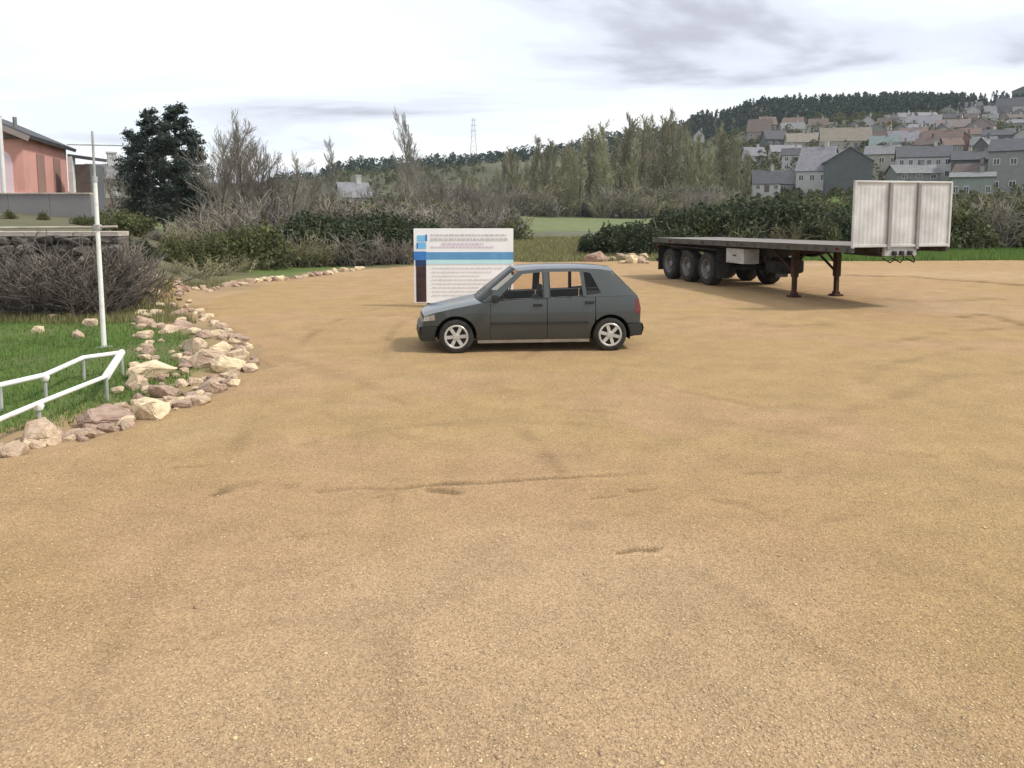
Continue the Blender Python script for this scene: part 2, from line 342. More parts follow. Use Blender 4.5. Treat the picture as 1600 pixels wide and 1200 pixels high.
def hit(px, py):
    d = ray(px, py); ys = np.concatenate([np.linspace(5, 60, 200), np.linspace(60.5, 900, 1400)])
    k = ys / d.y; zs = CAMZ + d.z * k; tr = terrain(d.x * k, ys)
    w = np.nonzero(zs <= tr)[0]
    i = w[0] if len(w) else len(ys) - 1
    return Vector((d.x * k[i], ys[i], tr[i]))
# lot outline on the ground
LOT_PX = [(0, 716), (70, 699), (150, 683), (235, 659), (300, 637), (365, 608), (398, 577), (392, 548), (352, 517), (305, 492), (285, 472), (330, 461), (420, 443), (500, 431), (560, 423),
          (650, 416), (800, 411), (1000, 409), (1340, 409), (1700, 405)]
LOT = [tuple(G(*p)[:2]) for p in LOT_PX] + [(60, 36), (60, -12), (-9, -12), (-6.2, 3.5)]
LOTA = np.array(LOT)
def poly_sd(x, y, P):
    """signed distance to polygon, negative inside"""
    x = np.asarray(x, float); y = np.asarray(y, float); best = np.full(x.shape, 1e9); ins = np.zeros(x.shape, bool); n = len(P)
    for a in range(n):
        (x0, y0), (x1, y1) = P[a], P[(a + 1) % n]; dx, dy = x1 - x0, y1 - y0
        t = np.clip(((x - x0) * dx + (y - y0) * dy) / (dx * dx + dy * dy), 0, 1)
        best = np.minimum(best, np.hypot(x - x0 - t * dx, y - y0 - t * dy))
        c = ((y0 > y) != (y1 > y)); c2 = x < (dx * (y - y0) / (dy if dy else 1e-9) + x0); ins ^= (c & c2)
    return np.where(ins, -best, best)
def build_ground():
    t = np.concatenate([-np.geomspace(6, 0.9, 22)[:-1], np.linspace(-0.9, 0.9, 220), np.geomspace(0.9, 6, 22)[1:]])
    ys = np.concatenate([[-300, -120, -50, -20, -8, 0, 3, 6], np.linspace(8, 18.4, 18), np.linspace(18.6, 20.4, 10), np.geomspace(21, 700, 210), [800, 950, 1200, 1600]])
    Tm, Ym = np.meshgrid(t, ys); X = np.clip(Tm * np.maximum(Ym, 30), -2400, 2400) + Tm * 0.5
    inside = poly_sd(X, Ym, LOT)
    Z = terrain(X, Ym) + fbm(X * 0.8, Ym * 0.8, 3, 3) * 0.05 * (inside > 0.3) - 0.10 * (inside < -0.8)
    n0, n1 = Z.shape
    # land cover
    def c(*v): return np.array(v)
    col = np.zeros((n0, n1, 3)); nz = fbm(X * 0.03, Ym * 0.03, 21) ; nz2 = fbm(X * 0.4, Ym * 0.4, 33)
    col[:] = c(0.10, 0.135, 0.04)
    near_earth = c(0.17, 0.13, 0.085)
    k = sstep(0.0, 0.35, nz2 + 0.1)[..., None] * (Ym < 60)[..., None]; col = col * (1 - 0.6 * k) + near_earth * 0.6 * k
    pxm = 800 + FPX * X / np.maximum(Ym, 1)
    # rough grey-green meadow, then fresh green field
    k = (sstep(39, 44, Ym) * (1 - sstep(88, 104, Ym)) * sstep(700, 760, pxm) * (1 - sstep(1180, 1260, pxm)))[..., None]; col = col * (1 - k) + c(0.125, 0.125, 0.085) * k
    k = (sstep(88, 104, Ym) * (1 - sstep(225, 245, Ym)) * sstep(640, 760, pxm) * (1 - sstep(1080, 1180, pxm)))[..., None]; col = col * (1 - k) + c(0.145, 0.17, 0.075) * k
    hill = (sstep(150, 250, Ym))[..., None]; olive = c(0.090, 0.092, 0.055) + nz[..., None] * c(0.07, 0.062, 0.045); k = hill * (1 - 0.0)
    k2 = (sstep(100, 104, Ym) * (1 - sstep(225, 245, Ym)) * sstep(640, 760, pxm) * (1 - sstep(1080, 1180, pxm)))[..., None]
    col = col * (1 - k * (1 - k2)) + np.clip(olive, 0.03, 1) * k * (1 - k2)
    # green verge at the lot's right far edge
    k = (sstep(36, 37, Ym) * (1 - sstep(60, 75, Ym)) * sstep(1290, 1340, pxm))[..., None]; col = col * (1 - k) + c(0.12, 0.165, 0.045) * k
    k = (sstep(18.9, 19.6, Ym) * (1 - sstep(48, 60, Ym)) * (1 - sstep(280, 360, pxm)))[..., None]; col = col * (1 - 0.8 * k) + c(0.115, 0.105, 0.07) * 0.8 * k
    # bare soil around lot rim
    k = (1 - sstep(0.2, 1.2, inside + nz2 * 1.4))[..., None]; col = col * (1 - k) + c(0.31, 0.215, 0.12) * k
    vv = np.stack([X, Ym, Z], -1).reshape(-1, 3); ii = np.arange(n0 * n1).reshape(n0, n1)
    f = np.stack([ii[:-1, :-1], ii[:-1, 1:], ii[1:, 1:], ii[1:, :-1]], -1).reshape(-1, 4)
    cc = np.concatenate([col, np.ones((n0, n1, 1))], -1).reshape(-1, 4)
    o = link('ground', np_mesh('ground', vv, f, M['ground'], {'cover': cc}, smooth=True)); tag(o, kind='structure')
build_ground()
# ------------------------------------------------------------------ gravel lot with ruts and scuffs
TRACKS = [[(26, 31), (17, 27.5), (12, 25.2), (4, 23.5), (-3, 24.5)], [(27, 22), (16, 17.5), (9, 12.2), (6.2, 7.5), (5.2, 3)], [(25, 13), (14, 11.2), (8, 9.4), (2.2, 8.8), (-2.2, 9.6)], [(12, 4), (8.5, 8.5), (9.5, 13), (14, 16.5), (22, 18)], [(-1.2, 3), (-1.8, 7), (-2.6, 11.5), (-3.2, 16), (-1.5, 21)], [(3, 2.5), (1.2, 6.5), (0.4, 10.2), (1.0, 12.4)]]
RUTS = [([(335, 780), (365, 766), (410, 760), (452, 766)], .10, 1.0), ([(398, 757), (440, 752)], .06, .6), ([(497, 774), (560, 768), (610, 770), (650, 764), (700, 760), (770, 758), (860, 751), (940, 748), (1010, 744)], .075, 1.0),
        ([(585, 783), (620, 776)], .06, .7), ([(675, 770), (712, 774)], .08, .9), ([(920, 784), (960, 780)], .05, .6), ([(985, 772), (1020, 770)], .05, .6), ([(965, 869), (990, 864), (1020, 865)], .055, 1.2),
        ([(1165, 746), (1212, 744)], .09, .9), ([(1285, 820), (1335, 812)], .07, .9), ([(1115, 788), (1160, 795), (1230, 830)], .09, .5), ([(815, 824), (900, 826), (945, 822)], .09, .5),
        ([(520, 812), (570, 795)], .07, .45), ([(470, 848), (505, 842)], .06, .6), ([(1000, 826), (1080, 822)], .06, .4), ([(1330, 432), (1420, 434), (1500, 440), (1620, 449)], .45, .9),
        ([(1380, 470), (1460, 474), (1560, 470), (1650, 476)], .35, .5), ([(1505, 498), (1530, 494)], .22, 1.0), ([(1560, 498), (1600, 510)], .22, .9), ([(1400, 538), (1480, 520), (1600, 516)], .2, .4),
        ([(1040, 500), (1120, 496), (1210, 512), (1300, 508)], .25, .4), ([(1250, 640), (1400, 570), (1520, 548), (1640, 552)], .22, .35), ([(1180, 700), (1330, 650), (1480, 590), (1640, 585)], .2, .3),
        ([(1040, 610), (1180, 640), (1340, 650)], .16, .35), ([(850, 640), (960, 650), (1090, 660), (1200, 680)], .14, .35), ([(480, 700), (620, 672), (760, 662), (900, 668)], .15, .3), ([(500, 650), (560, 670), (640, 690)], .14, .3),
        ([(320, 1010), (400, 985), (450, 980)], .05, .6), ([(700, 940), (760, 935)], .04, .5), ([(940, 965), (985, 950)], .045, .7), ([(1230, 700), (1330, 712), (1450, 720)], .12, .35),
        ([(1020, 437), (1100, 436)], .4, .8), ([(600, 497), (645, 491)], .2, .7), ([(130, 805), (175, 812)], .07, .5), ([(270, 738), (330, 733)], .07, .4), ([(430, 560), (560, 600), (640, 640)], .18, .25)]  # also holds a dark smear on the ground left of the sign board
def seg_dist(X, Y, pts):
    best = np.full(X.shape, 1e9)
    for (x0, y0), (x1, y1) in zip(pts[:-1], pts[1:]):
        dx, dy = x1 - x0, y1 - y0; t = np.clip(((X - x0) * dx + (Y - y0) * dy) / (dx * dx + dy * dy + 1e-9), 0, 1)
        best = np.minimum(best, np.hypot(X - x0 - t * dx, Y - y0 - t * dy))
    return best
def lot_z(X, Y, fast=False):
    sd_ = poly_sd(X, Y, LOT) + fbm(X * 1.3, Y * 1.3, 40, 3) * 0.5
    z = 0.035 + fbm(X * 0.30, Y * 0.30, 50, 2) * 0.03 + fbm(X * 3.0, Y * 3.0, 60, 5) * 0.005 + fbm(X * 0.5, Y * 4.0, 65, 3) * 0.005
    if fast: return z - sstep(-0.25, 0.35, sd_) * 0.22, None, None, sd_
    rut = np.zeros(X.shape); hump = np.zeros(X.shape); wob = fbm(X * 4, Y * 4, 70, 4)
    for pts, w, s in RUTS:
        P = [tuple(G(*p)[:2]) for p in pts]
        w = w * (0.55 if P[0][1] < 11 else 0.8)
        d = seg_dist(X, Y, P) + wob * w * 1.5
        rut = np.maximum(rut, s * np.exp(-(d / w) ** 2)); hump = np.maximum(hump, s * np.exp(-((d - 1.9 * w) / w) ** 2))
    wn_ = fbm(X * 0.7, Y * 0.7, 77, 3); trk = np.zeros(X.shape)
    for T in TRACKS:
        T = np.array(T, float); q = np.linspace(0, len(T) - 1, 18); P0 = np.stack([np.interp(q, range(len(T)), T[:, 0]), np.interp(q, range(len(T)), T[:, 1])], 1)
        for _ in range(3): P0[1:-1] = (P0[:-2] + P0[1:-1] * 2 + P0[2:]) / 4
        d0 = seg_dist(X, Y, [tuple(p) for p in P0])
        trk = np.maximum(trk, np.exp(-((d0 - 0.72) / 0.085) ** 2))
    trk = trk * np.clip(0.35 + 2.2 * wn_, 0, 1)
    rut = np.maximum(rut, 0.5 * trk)
    brk = np.clip(0.75 + 1.4 * fbm(X * 2.0, Y * 2.0, 80, 3), 0.1, 1.3)
    z = z - 0.013 * rut * brk + 0.006 * hump * brk
    z = z - sstep(-0.25, 0.35, sd_) * 0.22
    return z, rut * brk, hump * brk, sd_
def build_lot():
    t = np.linspace(-1.1, 1.75, 620); ys = np.concatenate([[-11, -7, -4, -2, -0.5, 0.6, 1.3], np.geomspace(1.8, 41, 720)])
    Tm, Ym = np.meshgrid(t, ys); X = Tm * np.maximum(Ym, 6.5)
    Z, rut, hump, sd_ = lot_z(X, Ym)
    a = fbm(X * 0.22, Ym * 0.22, 90, 4); b = fbm(X * 0.6 + 7, Ym * 0.6, 95, 4); g = fbm(X * 0.16 + 30, Ym * 0.16, 99, 4)
    base = np.array([0.372, 0.246, 0.126]); yel = np.array([0.366, 0.250, 0.120]); pink = np.array([0.388, 0.252, 0.142]); gry = np.array([0.432, 0.306, 0.186])
    ka = sstep(-0.1, 0.25, a)[..., None]; kb = sstep(-0.05, 0.3, b)[..., None]; kg = (sstep(0.05, 0.4, g + 0.15 * (1 - sstep(3.5, 8, Ym))))[..., None]
    col = base * (1 - ka) + yel * ka; col = col * (1 - 0.7 * kb) + pink * 0.7 * kb; col = col * (1 - 0.6 * kg) + gry * 0.6 * kg
    dk = np.clip(rut, 0, 1)[..., None]; col = col * (1 - 0.72 * dk) + np.array([0.150, 0.098, 0.048]) * 0.72 * dk      # damp turned-up soil, with the ruts' shading put into the colour too
    col = col * (1 + 0.06 * np.clip(hump, 0, 1)[..., None])
    n0, n1 = Z.shape; vv = np.stack([X, Ym, Z], -1).reshape(-1, 3); ii = np.arange(n0 * n1).reshape(n0, n1)
    f = np.stack([ii[:-1, :-1], ii[:-1, 1:], ii[1:, 1:], ii[1:, :-1]], -1)
    keep = (sd_[:-1, :-1] < 1.2); f = f[keep]
    cc = np.concatenate([col, np.ones((n0, n1, 1))], -1).reshape(-1, 4)
    o = link('gravel_lot', np_mesh('gravel_lot', vv, f, M['lot'], {'cover': cc}, smooth=True)); tag(o, kind='structure')
build_lot()
def zg(x, y):
    """height of the walkable surface"""
    z1 = float(lot_z(np.array([x]), np.array([y]), True)[0][0]) if 0 < y < 41 else -1
    return max(z1, tz1(x, y) if not (poly_sd(np.array([x]), np.array([y]), LOT)[0] < -0.8) else -1)
def build_gravel():
    rs = np.random.RandomState(7); n = 110000
    y = 2.2 + (12 - 2.2) * rs.rand(n) ** 2.2; x = (rs.rand(n) * 2 - 1) * (y * 0.72 + 0.6)
    dens = fbm(x * 0.5, y * 0.5, 120, 3) + 0.25 * (rs.rand(n) - 0.5) + 0.14 - 0.19 * sstep(3.5, 7.0, y)
    z, rut, _, sd_ = lot_z(x, y); ok = (dens > -0.12) & (sd_ < -0.2); x, y, z = x[ok], y[ok], z[ok]; n = len(x)
    r = 0.0028 + 0.0065 * rs.rand(n) ** 2.2; r = np.where(rs.rand(n) < 0.006, r * 2.0, r)
    o8 = np.array([[1, 0, 0], [-1, 0, 0], [0, 1, 0], [0, -1, 0], [0, 0, 1], [0, 0, -1]], float)
    ftri = np.array([[0, 2, 4], [2, 1, 4], [1, 3, 4], [3, 0, 4], [2, 0, 5], [1, 2, 5], [3, 1, 5], [0, 3, 5]])
    V = o8[None] * (0.65 + 0.6 * rs.rand(n, 6, 1)) + (rs.rand(n, 6, 3) - 0.5) * 0.5
    V = V * r[:, None, None] * np.array([1.2, 1.05, 0.42]); a = rs.rand(n) * 6.28; ca, sa = np.cos(a)[:, None], np.sin(a)[:, None]
    vx = V[..., 0] * ca - V[..., 1] * sa; vy = V[..., 0] * sa + V[..., 1] * ca
    V = np.stack([vx + x[:, None], vy + y[:, None], V[..., 2] + (z + r * 0.10)[:, None]], -1)
    F = (ftri[None] + (np.arange(n) * 6)[:, None, None]).reshape(-1, 3)
    o = link('gravel', np_mesh('gravel', V.reshape(-1, 3), F, M['pebble'])); tag(o, 'loose pale gravel scattered over the sandy lot', 'gravel', kind='stuff')
build_gravel()
# ------------------------------------------------------------------ foliage helpers
def leaf_arrays(P, size, rs, asp=0.55, up=None):
    n = len(P); a = rs.normal(size=(n, 3)); a /= np.linalg.norm(a, axis=1)[:, None]
    if up is not None: a = a * (1 - up) + np.array([0, 0, 1.0]) * up; a /= np.linalg.norm(a, axis=1)[:, None]
    b = rs.normal(size=(n, 3)); b -= (b * a).sum(1)[:, None] * a; b /= np.linalg.norm(b, axis=1)[:, None]
    s = (size * (0.6 + 0.8 * rs.rand(n)))[:, None]
    V = np.stack([P - a * s * .5, P + b * s * asp * .5, P + a * s * .5, P - b * s * asp * .5], 1)
    return V.reshape(-1, 3), np.arange(n * 4).reshape(-1, 4)
def blob_points(n, rs, ext, nb=14, rb=(0.28, 0.5), low=0.0):
    """points through a lumpy crown made of many blobs; ext = half sizes, crown standing on z=0"""
    C = rs.normal(size=(nb, 3)); C /= np.linalg.norm(C, axis=1)[:, None]; C *= (0.25 + 0.55 * rs.rand(nb, 1)); C[:, 2] = np.abs(C[:, 2]) * (1 - low) + C[:, 2] * low
    rad = rb[0] + (rb[1] - rb[0]) * rs.rand(nb); k = rs.choice(nb, n, p=rad ** 2 / (rad ** 2).sum())
    d = rs.normal(size=(n, 3)); d /= np.linalg.norm(d, axis=1)[:, None]
    P = C[k] + d * (rad[k] * (0.55 + 0.5 * rs.rand(n)))[:, None]
    return P * np.array(ext)
def grow(seed, H, r0, levels=3, kids=(12, 7, 5), ang=(35, 55), lenk=(0.45, 0.45, 0.5), wob=0.12, upp=0.08, bare=0.25, trunk_seg=8):
    rnd = random.Random(seed); out = []
    def br(p, d, L, r, lv):
        ns = trunk_seg if lv == 0 else (4 if lv == 1 else 3)
        pts = [p.copy()]; rad = [r]; q = p.copy(); dd = d.copy()
        for i in range(ns):
            dd = (dd + Vector((rnd.gauss(0, wob), rnd.gauss(0, wob), rnd.gauss(0, wob) * .6 + upp))).normalized()
            q = q + dd * (L / ns); pts.append(q.copy()); rad.append(r * (1 - 0.85 * (i + 1) / ns) + 0.002)
        out.append((lv, pts, rad))
        if lv + 1 >= levels + 1: return
        n = kids[lv]
        for k in range(n):
            t = (bare if lv == 0 else 0.15) + (1 - (bare if lv == 0 else 0.15)) * (k + rnd.random()) / n
            f = t * ns; i = min(int(f), ns - 1); b = pts[i].lerp(pts[i + 1], f - i)
            ax = (pts[i + 1] - pts[i]).normalized(); rv = Vector((rnd.gauss(0, 1), rnd.gauss(0, 1), rnd.gauss(0, 1))); pr = (rv - ax * rv.dot(ax)).normalized()
            an = R(rnd.uniform(*ang)); nd = (ax * math.cos(an) + pr * math.sin(an)).normalized()
            Lk = L * lenk[lv] * (1.15 - 0.75 * (t if lv == 0 else t * 0.5)) * rnd.uniform(.7, 1.2)
            br(b, nd, Lk, max(rad[i] * 0.55, 0.004), lv + 1)
    br(Vector((0, 0, 0)), Vector((0, 0, 1)), H, r0, 0)
    return out
def tree_meshes(name, polylines, mt, mc, split=1, minr=0.0):
    a, b = MB(), MB()
    for lv, pts, rad in polylines:
        rr = [max(r, minr) for r in rad]
        if lv < split: a.tube(pts, rr, 7, cap=False)
        elif lv == split: b.tube(pts, rr, 4, cap=False)
        else: b.tube(pts, rr, 3, cap=False)
    return a.mesh(name + '_trunk', mt, smooth=True, fix=False), b.mesh(name + '_crown', mc, fix=False)
def add_tips(poly, frac, rs, jit=0.12, lv_min=2, zmax=1e9):
    P = []
    for lv, pts, rad in poly:
        if lv >= lv_min:
            for q in pts[1:]:
                for _ in range(2):
                    if rs.rand() < frac * (1.0 if q.z < zmax else 0.22): P.append(np.array(q) + rs.normal(size=3) * jit)
    return np.array(P)
def join_np(me_mb, V, F): me_mb.add([tuple(v) for v in V], [tuple(int(i) for i in f) for f in F])
STUFFY = ('twigs', 'canes', 'crown', 'foliage', 'leaves', 'branches', 'tile_course')
def place(name, parts, label, cat, loc, rz, sc, group=None):
    t = thing(name, label, cat, loc, rz, group); t.scale = (sc, sc, sc) if not hasattr(sc, '__len__') else sc
    for pn, me in parts:
        o = link(pn, me, t)
        if pn in ('twigs', 'canes', 'leaves'): o['kind'] = 'stuff'
    return t
# ================================================================== CAR
def cdt_panel(outline, holes=(), step=0.09):
    """triangulate a 2-D outline (x,z) with inner points so it can bend with the body"""
    def dense(P):
        out = []
        for a, b in zip(P, P[1:] + P[:1]):
            n = max(1, int(math.hypot(b[0] - a[0], b[1] - a[1]) / step))
            out += [(a[0] + (b[0] - a[0]) * i / n, a[1] + (b[1] - a[1]) * i / n) for i in range(n)]
        return out
    def inside(p, P):
        c = False; j = len(P) - 1
        for i in range(len(P)):
            if (P[i][1] > p[1]) != (P[j][1] > p[1]) and p[0] < (P[j][0] - P[i][0]) * (p[1] - P[i][1]) / (P[j][1] - P[i][1]) + P[i][0]: c = not c
            j = i
        return c
    pts = []; edges = []
    loops = [dense(list(outline))] + [dense(list(h)) for h in holes]
    for Lp in loops:
        o = len(pts); pts += Lp; edges += [(o + i, o + (i + 1) % len(Lp)) for i in range(len(Lp))]
    x0, x1 = min(p[0] for p in outline), max(p[0] for p in outline); z0, z1 = min(p[1] for p in outline), max(p[1] for p in outline)
    x = x0 + step * .5
    while x < x1:
        z = z0 + step * .5
        while z < z1:
            if inside((x, z), outline) and not any(inside((x, z), h) for h in holes) and min(math.hypot(x - q[0], z - q[1]) for q in pts) > step * .45: pts.append((x, z))
            z += step
        x += step
    r = geometry.delaunay_2d_cdt([Vector(p) for p in pts], edges, [], 0, 1e-6)
    V, F = r[0], r[2]; keep = []
    for f in F:
        c = sum((V[i] for i in f), Vector((0, 0))) / len(f)
        if inside(c, outline) and not any(inside(c, h) for h in holes): keep.append(tuple(f))
    return [tuple(v) for v in V], keep
def build_car():
    root_loc = None
    pf, pr = G(713, 551.5, 0.03), G(952, 547.5, 0.03)
    ang = math.atan2(pr.y - pf.y, pr.x - pf.x)
    XF, WB, WZ, WR = 0.565, 2.545, 0.287, 0.282
    k = (pr - pf).length / WB
    ux, uy = Vector((math.cos(ang), math.sin(ang), 0)), Vector((-math.sin(ang), math.cos(ang), 0))
    base = pf - ux * XF * k + uy * 0.74 * k
    zb = zg(base.x + 1.8, base.y) - 0.012
    car = thing('parked_car', 'dark grey five-door hatchback parked beside the white sign board', 'car', (base.x, base.y, zb), ang)
    car.scale = (k, k, k)
    def Pw(x):
        v = 0.815
        if x < 1.2: v -= 0.105 * ((1.2 - x) / 1.2) ** 2.6
        if x > 2.7: v -= 0.075 * ((x - 2.7) / 0.95) ** 2.2
        return v
    def vz(z):
        if z < 0.5: return -0.05 * ((0.5 - z) / 0.3) ** 2
        if z < 0.88: return -0.028 * ((z - 0.5) / 0.38) ** 2
        return -0.028 - 0.37 * (z - 0.88) - 0.13 * (z - .88) ** 2
    def w(x, z): return Pw(x) + vz(z)
    def panel(name, outline, m, sgn, holes=(), off=0.0, depth=0.022, step=0.09, parent=car, label=None):
        V, F = cdt_panel(outline, holes, step)
        vs = [(x, sgn * (w(x, z) + off), z) for x, z in V]; n = len(vs)
        vs2 = [(x, sgn * (w(x, z) + off - depth), z) for x, z in V]
        cnt = {}
        for f in F:
            for a, b in zip(f, f[1:] + f[:1]): cnt[(a, b)] = 1
        fs = [f if sgn < 0 else f[::-1] for f in F]
        rim = []
        for (a, b) in cnt:
            if (b, a) not in cnt: rim.append((a, b, b + n, a + n) if sgn > 0 else (b, a, a + n, b + n))
        mb = MB(); mb.v = vs + vs2; mb.f = fs + rim + [tuple(i + n for i in f[::-1]) for f in fs]
        me = mb.mesh(name, m, smooth=0.6)
        o = link(name, me, parent)
        if label: o['label'] = label
        return o
    def arch(cx, a0, a1, r=0.335, n=14):
        return [(cx + r * math.cos(R(a0 + (a1 - a0) * i / n)), WZ + r * math.sin(R(a0 + (a1 - a0) * i / n))) for i in range(n + 1)]
    XR = XF + WB
    zs = lambda x: float(np.interp(x, [0.0, 0.06, 0.2, 0.5, 0.8, 1.02, 1.13], [0.575, 0.615, 0.665, 0.735, 0.795, 0.838, 0.855]))
    g = 0.005
    for s in (-1, 1):
        fen = [(0.045, 0.455), (0.02, 0.53), (0.035, 0.60)] + [(x, zs(x)) for x in (0.1, 0.2, 0.35, 0.5, 0.65, 0.8, 0.92, 1.02, 1.12)] + [(1.12, 0.22), (0.91, 0.22)] + arch(XF, -8, 149)
        panel('front_wing', fen, M['paint'], s)
        panel('front_door', [(1.12 + g, 0.225), (1.12 + g, 0.857), (2.055 - g, 0.886), (2.055 - g, 0.225)], M['paint'], s)
        rd = [(2.055 + g, 0.225), (2.055 + g, 0.886), (2.86 - g, 0.912), (2.86 - g, 0.60)] + [p for p in arch(XR, 120, 184) if p[0] < 2.855] + [(XR - 0.34, 0.225)]
        panel('rear_door', rd, M['paint'], s)
        rq = [(2.86 + g, 0.912), (3.30, 0.918), (3.585, 0.912), (3.635, 0.72), (3.62, 0.47)] + [p for p in arch(XR, 34, 136)] + [(2.86 + g, 0.60)]
        panel('rear_wing', rq, M['paint'], s, step=0.077)
        # greenhouse side with three window openings
        out = [(0.99, 0.842), (1.62, 1.335), (2.0, 1.368), (2.6, 1.372), (2.98, 1.355), (3.17, 1.322), (3.585, 0.916), (3.30, 0.922), (2.86, 0.916), (2.05, 0.890), (1.125, 0.861)]
        w1 = [(1.225, 0.885), (1.665, 1.285), (1.99, 1.315), (1.99, 0.905)]
        w2 = [(2.115, 0.910), (2.115, 1.318), (2.625, 1.318), (2.655, 0.928)]
        w3 = [(2.715, 0.945), (2.685, 1.312), (2.80, 1.295), (2.965, 0.965)]
        panel('window_surround', out, M['paint'], s, holes=(w1, w2, w3), step=0.07, depth=0.03)
        for q in (w1, w2, w3):
            panel('side_window', q, M['glass'], s, off=-0.012, depth=0.004, step=0.14)
        # black seal strips round windows
        panel('window_seal', [(1.16, 0.862), (1.16, 0.884), (2.0, 0.906), (2.70, 0.930), (2.70, 0.912)], M['black_plastic'], s, off=0.004, depth=0.008)
        panel('window_seal', [(1.995, 0.905), (1.995, 1.318), (2.012, 1.318), (2.012, 0.905)], M['black_plastic'], s, off=0.003, depth=0.008)
        panel('window_seal', [(2.095, 0.905), (2.095, 1.318), (2.112, 1.318), (2.112, 0.905)], M['black_plastic'], s, off=0.003, depth=0.008)
        # protective moulding, sill, handles
        for a, b in ((1.13, 2.05), (2.06, 2.74)): panel('side_moulding', [(a, 0.475), (a, 0.515), (b, 0.515), (b, 0.475)], M['black_plastic'], s, off=0.012, depth=0.02)
        panel('sill_trim', [(0.915, 0.165), (0.915, 0.218), (2.77, 0.218), (2.77, 0.165)], M['sill'], s, off=0.0, depth=0.06)
        for hx, hz in ((1.90, 0.79), (2.76, 0.825)):
            hb = MB().box((hx, s * (w(hx, hz) + 0.012), hz), (0.15, 0.03, 0.045)); link('door_handle', hb.mesh('door_handle', M['black_plastic'], bevel=0.008), car)
        # mirror
        mb = MB().box((1.20, s * (w(1.2, .9) + 0.105), 0.915), (0.10, 0.17, 0.125)).box((1.23, s * (w(1.2, .9) + 0.02), 0.885), (0.06, 0.10, 0.05)); link('door_mirror', mb.mesh('door_mirror', M['black_plastic'], bevel=0.02, smooth=True), car)
        # lamps wrapping the corners
        panel('headlight', [(0.03, 0.535), (0.045, 0.60), (0.13, 0.625), (0.15, 0.545)], M['lamp_clear'], s, off=0.004, depth=0.01, step=0.05)
        panel('indicator', [(0.155, 0.548), (0.137, 0.626), (0.215, 0.65), (0.225, 0.555)], M['lamp_amber'], s, off=0.004, depth=0.01, step=0.05)
        panel('tail_light', [(3.545, 0.63), (3.53, 0.86), (3.60, 0.875), (3.63, 0.72), (3.625, 0.63)], M['lamp_red'], s, off=0.004, depth=0.01, step=0.05)
        # bumper ends
        panel('front_bumper_end', [(0.0, 0.20), (-0.02, 0.32), (0.0, 0.452), (0.268, 0.452)] + [p for p in arch(XF, 151, 186, 0.34)] + [(0.225, 0.20)], M['bumper'], s, off=0.012, depth=0.05)
        panel('rear_bumper_end', [(3.45, 0.30), (3.405, 0.455), (3.64, 0.466), (3.665, 0.40), (3.65, 0.27), (3.47, 0.24)], M['bumper'], s, off=0.012, depth=0.05)
        # wheel well liner
        for cx in (XF, XR):
            mb = MB().lathe([(0.0, s * 0.30), (0.345, s * 0.30), (0.345, s * (Pw(cx) - 0.012))], 24); mb.v = [(x + cx, y, z + WZ) for x, y, z in mb.v]; mb.f = [f for f in mb.f if sum(mb.v[i][2] for i in f) / 4 > 0.24]
            link('wheel_arch_liner', mb.mesh('wheel_arch_liner', M['black_plastic'], fix=False), car)
    def cross(name, line, m, bulge, ns=11, axis='x', thick=0.0, edge=None, smooth=True, flip=True):
        """surface spanning left to right between the two body sides; line = [(x,z)], bulge(t)->(dx,dz) at the centre line"""
        vs = []; n = ns
        for i, (x, z) in enumerate(line):
            t = i / max(1, len(line) - 1); dx, dz = bulge(t); ww = w(x, z) - 0.004 if edge is None else edge(x, z)
            for j in range(n):
                q = -1 + 2 * j / (n - 1); c = 1 - abs(q) ** 2.6
                vs.append((x + dx * c, q * ww, z + dz * c))
        fs = [(i * n + j, i * n + j + 1, (i + 1) * n + j + 1, (i + 1) * n + j) for i in range(len(line) - 1) for j in range(n - 1)]
        mb = MB(); mb.v = vs; mb.f = [f[::-1] for f in fs] if flip else fs
        return link(name, mb.mesh(name, m, smooth=smooth, fix=False), car)
    cross('bonnet', [(x, zs(x) + 0.002) for x in (0.05, 0.12, 0.22, 0.35, 0.5, 0.65, 0.8, 0.92, 1.0)], M['paint'], lambda t: (-0.055 * (1 - t), 0.045))
    cross('scuttle_panel', [(0.985, zs(.985) + .002), (1.02, 0.85)], M['black_plastic'], lambda t: (0.0 - 0.02 * t, 0.04))
    cross('windscreen', [(1.0 + 0.62 * t, 0.845 + 0.487 * t) for t in (0, .2, .4, .6, .8, 1)], M['glass_dark'], lambda t: (-0.10, 0.03 + 0.01 * t))
    cross('roof', [(x, float(np.interp(x, [1.62, 1.8, 2.0, 2.6, 2.98, 3.17], [1.333, 1.352, 1.366, 1.370, 1.353, 1.32]))) for x in (1.62, 1.7, 1.8, 1.95, 2.2, 2.5, 2.8, 2.98, 3.08, 3.17)], M['paint'], lambda t: (-0.10 * max(0, 1 - t * 4) + 0.05 * max(0, t * 4 - 3), 0.045))
    cross('rear_window', [(3.185 + 0.385 * t, 1.30 - 0.38 * t) for t in (0, .25, .5, .75, 1)], M['glass'], lambda t: (0.06, 0.02))
    cross('tailgate', [(3.57, 0.922), (3.60, 0.86), (3.63, 0.74), (3.63, 0.60), (3.62, 0.46)], M['paint'], lambda t: (0.045, 0.0))
    cross('tailgate_edge', [(3.165, 1.325), (3.185, 1.298)], M['paint'], lambda t: (0.055, 0.035))
    cross('front_panel', [(0.05, zs(.05)), (0.03, 0.57), (0.035, 0.50), (0.04, 0.455)], M['paint'], lambda t: (-0.06, 0.02 * (1 - t)), flip=False)
